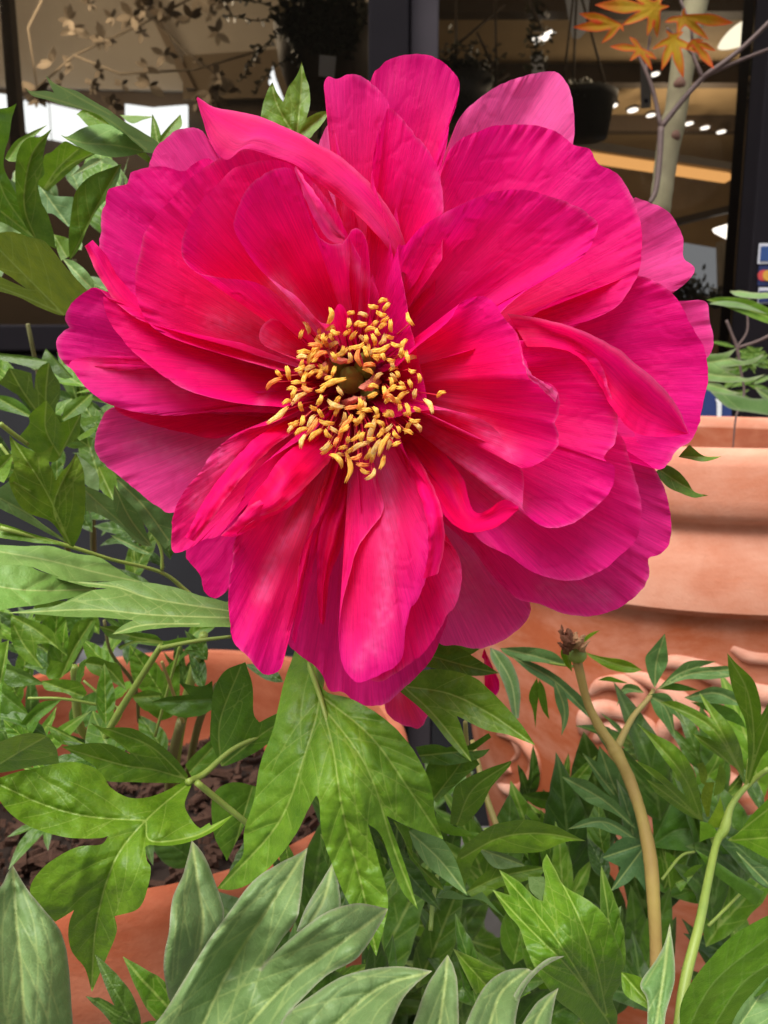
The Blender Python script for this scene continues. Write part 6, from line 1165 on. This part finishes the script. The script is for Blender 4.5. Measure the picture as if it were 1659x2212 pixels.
# ---- filling foliage, by region: (plant, polygon, count, z range, size range, materials)
def fill(parent, x0, y0, x1, y1, n, zr, sz, mats, cols, kinds=('one', 'two', 'three', 'wide', 'wide', 'one'), dirn=None, keep=None):
    k = 0; tries = 0
    while k < n and tries < n*20:
        tries += 1
        x, y = random.uniform(x0, x1), random.uniform(y0, y1)
        if keep and not keep(x, y): continue
        z = random.uniform(*zr); L = random.uniform(*sz); a = (random.uniform(0, 6.28) if dirn is None else random.gauss(dirn, .6)); m = random.choice(mats); g_ = random.uniform(.75, 1.2)
        c = random.choice(cols); col = tuple(v*g_ for v in c)
        put(parent, random.choice(kinds), x, y, z, x+L*math.cos(a), y+L*math.sin(a), z+random.uniform(-10, 25), random.uniform(-.7, .7), m, col, random.choice((0, 1)), up=random.uniform(.1, .6)); k += 1
bp_ = thing('peony_plant', 'smaller leafy peony behind the near terracotta pot, left of the big blossom', 'plant', (-.42, .98, .37))
fill(bp_, -20, 420, 330, 640, 20, (-260, -190), (90, 170), ['leaf', 'leaf_grey'], [(.8,.9,.7),(.9,1,.9)], dirn=-1.9)
fill(bp_, -20, 830, 380, 1140, 32, (-300, -170), (90, 180), ['leaf_dark', 'leaf'], [(.8,.9,.7),(.7,.8,.7)], dirn=-2.2)
fill(bp_, -20, 1330, 220, 1480, 12, (-300, -200), (80, 150), ['leaf_dark', 'leaf'], [(.8,.9,.7)], dirn=-2.0)
for pts in ([(160,560,-240,2.5),(190,900,-280,3),(200,1300,-420,4),(150,1450,-640,5)], [(60,700,-240,2),(120,1000,-300,3),(160,1300,-420,4)], [(330,900,-260,2),(300,1200,-380,3)]): stem('stem', pts, M['stem_dark'], bp_)
fill(rp, 880, 1760, 1659, 1960, 22, (-210, -130), (90, 170), ['leaf', 'leaf_dark', 'leaf_grey'], [(.7,.85,.6),(.8,1,.8)], dirn=-1.8, keep=lambda x, y: not (x < 1150 and y < 1840) and not (1400 < x < 1659 and y < 1880))
fill(rp, 620, 1900, 1700, 2250, 34, (-200, -120), (160, 280), ['leaf', 'leaf_dark', 'leaf_dark'], [(.75,.9,.65),(.85,1,.75),(.6,.75,.55)], dirn=-1.7)
fill(rp, 1120, 1620, 1659, 1800, 12, (-230, -170), (90, 150), ['leaf', 'leaf_dark'], [(.8,.9,.6)], dirn=-1.2)
fill(pl, 20, 1330, 470, 1580, 14, (-190, -120), (70, 130), ['leaf', 'leaf_dark'], [(.8,.95,.7)], dirn=-1.9)
fill(pl, 200, 1100, 420, 1290, 9, (-150, -105), (90, 150), ['leaf', 'leaf_dark'], [(.85,.95,.7)], dirn=-2.2)
fill(pl, 560, 1560, 900, 1980, 14, (-150, -60), (110, 190), ['leaf', 'leaf_dark'], [(.7,.85,.6)], dirn=1.5)
fill(pl, -20, 1560, 300, 1700, 9, (-110, -60), (110, 180), ['leaf', 'leaf_dark'], [(.8,.95,.7)], dirn=-2.4)
fill(pl, 40, 1380, 620, 1660, 16, (-240, -130), (70, 140), ['leaf', 'leaf_dark'], [(.75,.9,.65)], dirn=-1.6)
fill(rp, 930, 1720, 1659, 2250, 34, (-250, -130), (150, 260), ['leaf_dark', 'leaf_dark', 'leaf'], [(.9,1,.9),(1.1,1.2,1)], dirn=-1.5, keep=lambda x, y: not (x < 1250 and y < 1800))
fill(fg, 520, 2100, 1300, 2250, 12, (-60, 0), (150, 240), ['leaf_dark', 'leaf'], [(.85,1,.75)], dirn=-1.5)
for x0, y0, z0, x1, y1, z1, kd, mt, c in ((330,1790,-150,250,1870,-120,'three','leaf_dark',(1.1,1.2,1)), (420,1860,-170,330,1800,-150,'wide','leaf_dark',(1,1.1,1)), (120,1760,-160,20,1830,-130,'three','leaf_dark',(1,1.1,1)),
    (560,2000,-60,480,2110,-30,'wide','leaf',(.8,.95,.7)), (300,2230,-10,215,2110,0,'two','leaf_dark',(1,1,1)), (420,2230,-20,300,2130,0,'three','leaf',(.7,.85,.6)), (60,1640,-110,130,1560,-90,'two','leaf',(.8,.95,.7))):
    put(pl, kd, x0, y0, z0, x1, y1, z1, .2, mt, c, 1)
# dark low greenery between the pots
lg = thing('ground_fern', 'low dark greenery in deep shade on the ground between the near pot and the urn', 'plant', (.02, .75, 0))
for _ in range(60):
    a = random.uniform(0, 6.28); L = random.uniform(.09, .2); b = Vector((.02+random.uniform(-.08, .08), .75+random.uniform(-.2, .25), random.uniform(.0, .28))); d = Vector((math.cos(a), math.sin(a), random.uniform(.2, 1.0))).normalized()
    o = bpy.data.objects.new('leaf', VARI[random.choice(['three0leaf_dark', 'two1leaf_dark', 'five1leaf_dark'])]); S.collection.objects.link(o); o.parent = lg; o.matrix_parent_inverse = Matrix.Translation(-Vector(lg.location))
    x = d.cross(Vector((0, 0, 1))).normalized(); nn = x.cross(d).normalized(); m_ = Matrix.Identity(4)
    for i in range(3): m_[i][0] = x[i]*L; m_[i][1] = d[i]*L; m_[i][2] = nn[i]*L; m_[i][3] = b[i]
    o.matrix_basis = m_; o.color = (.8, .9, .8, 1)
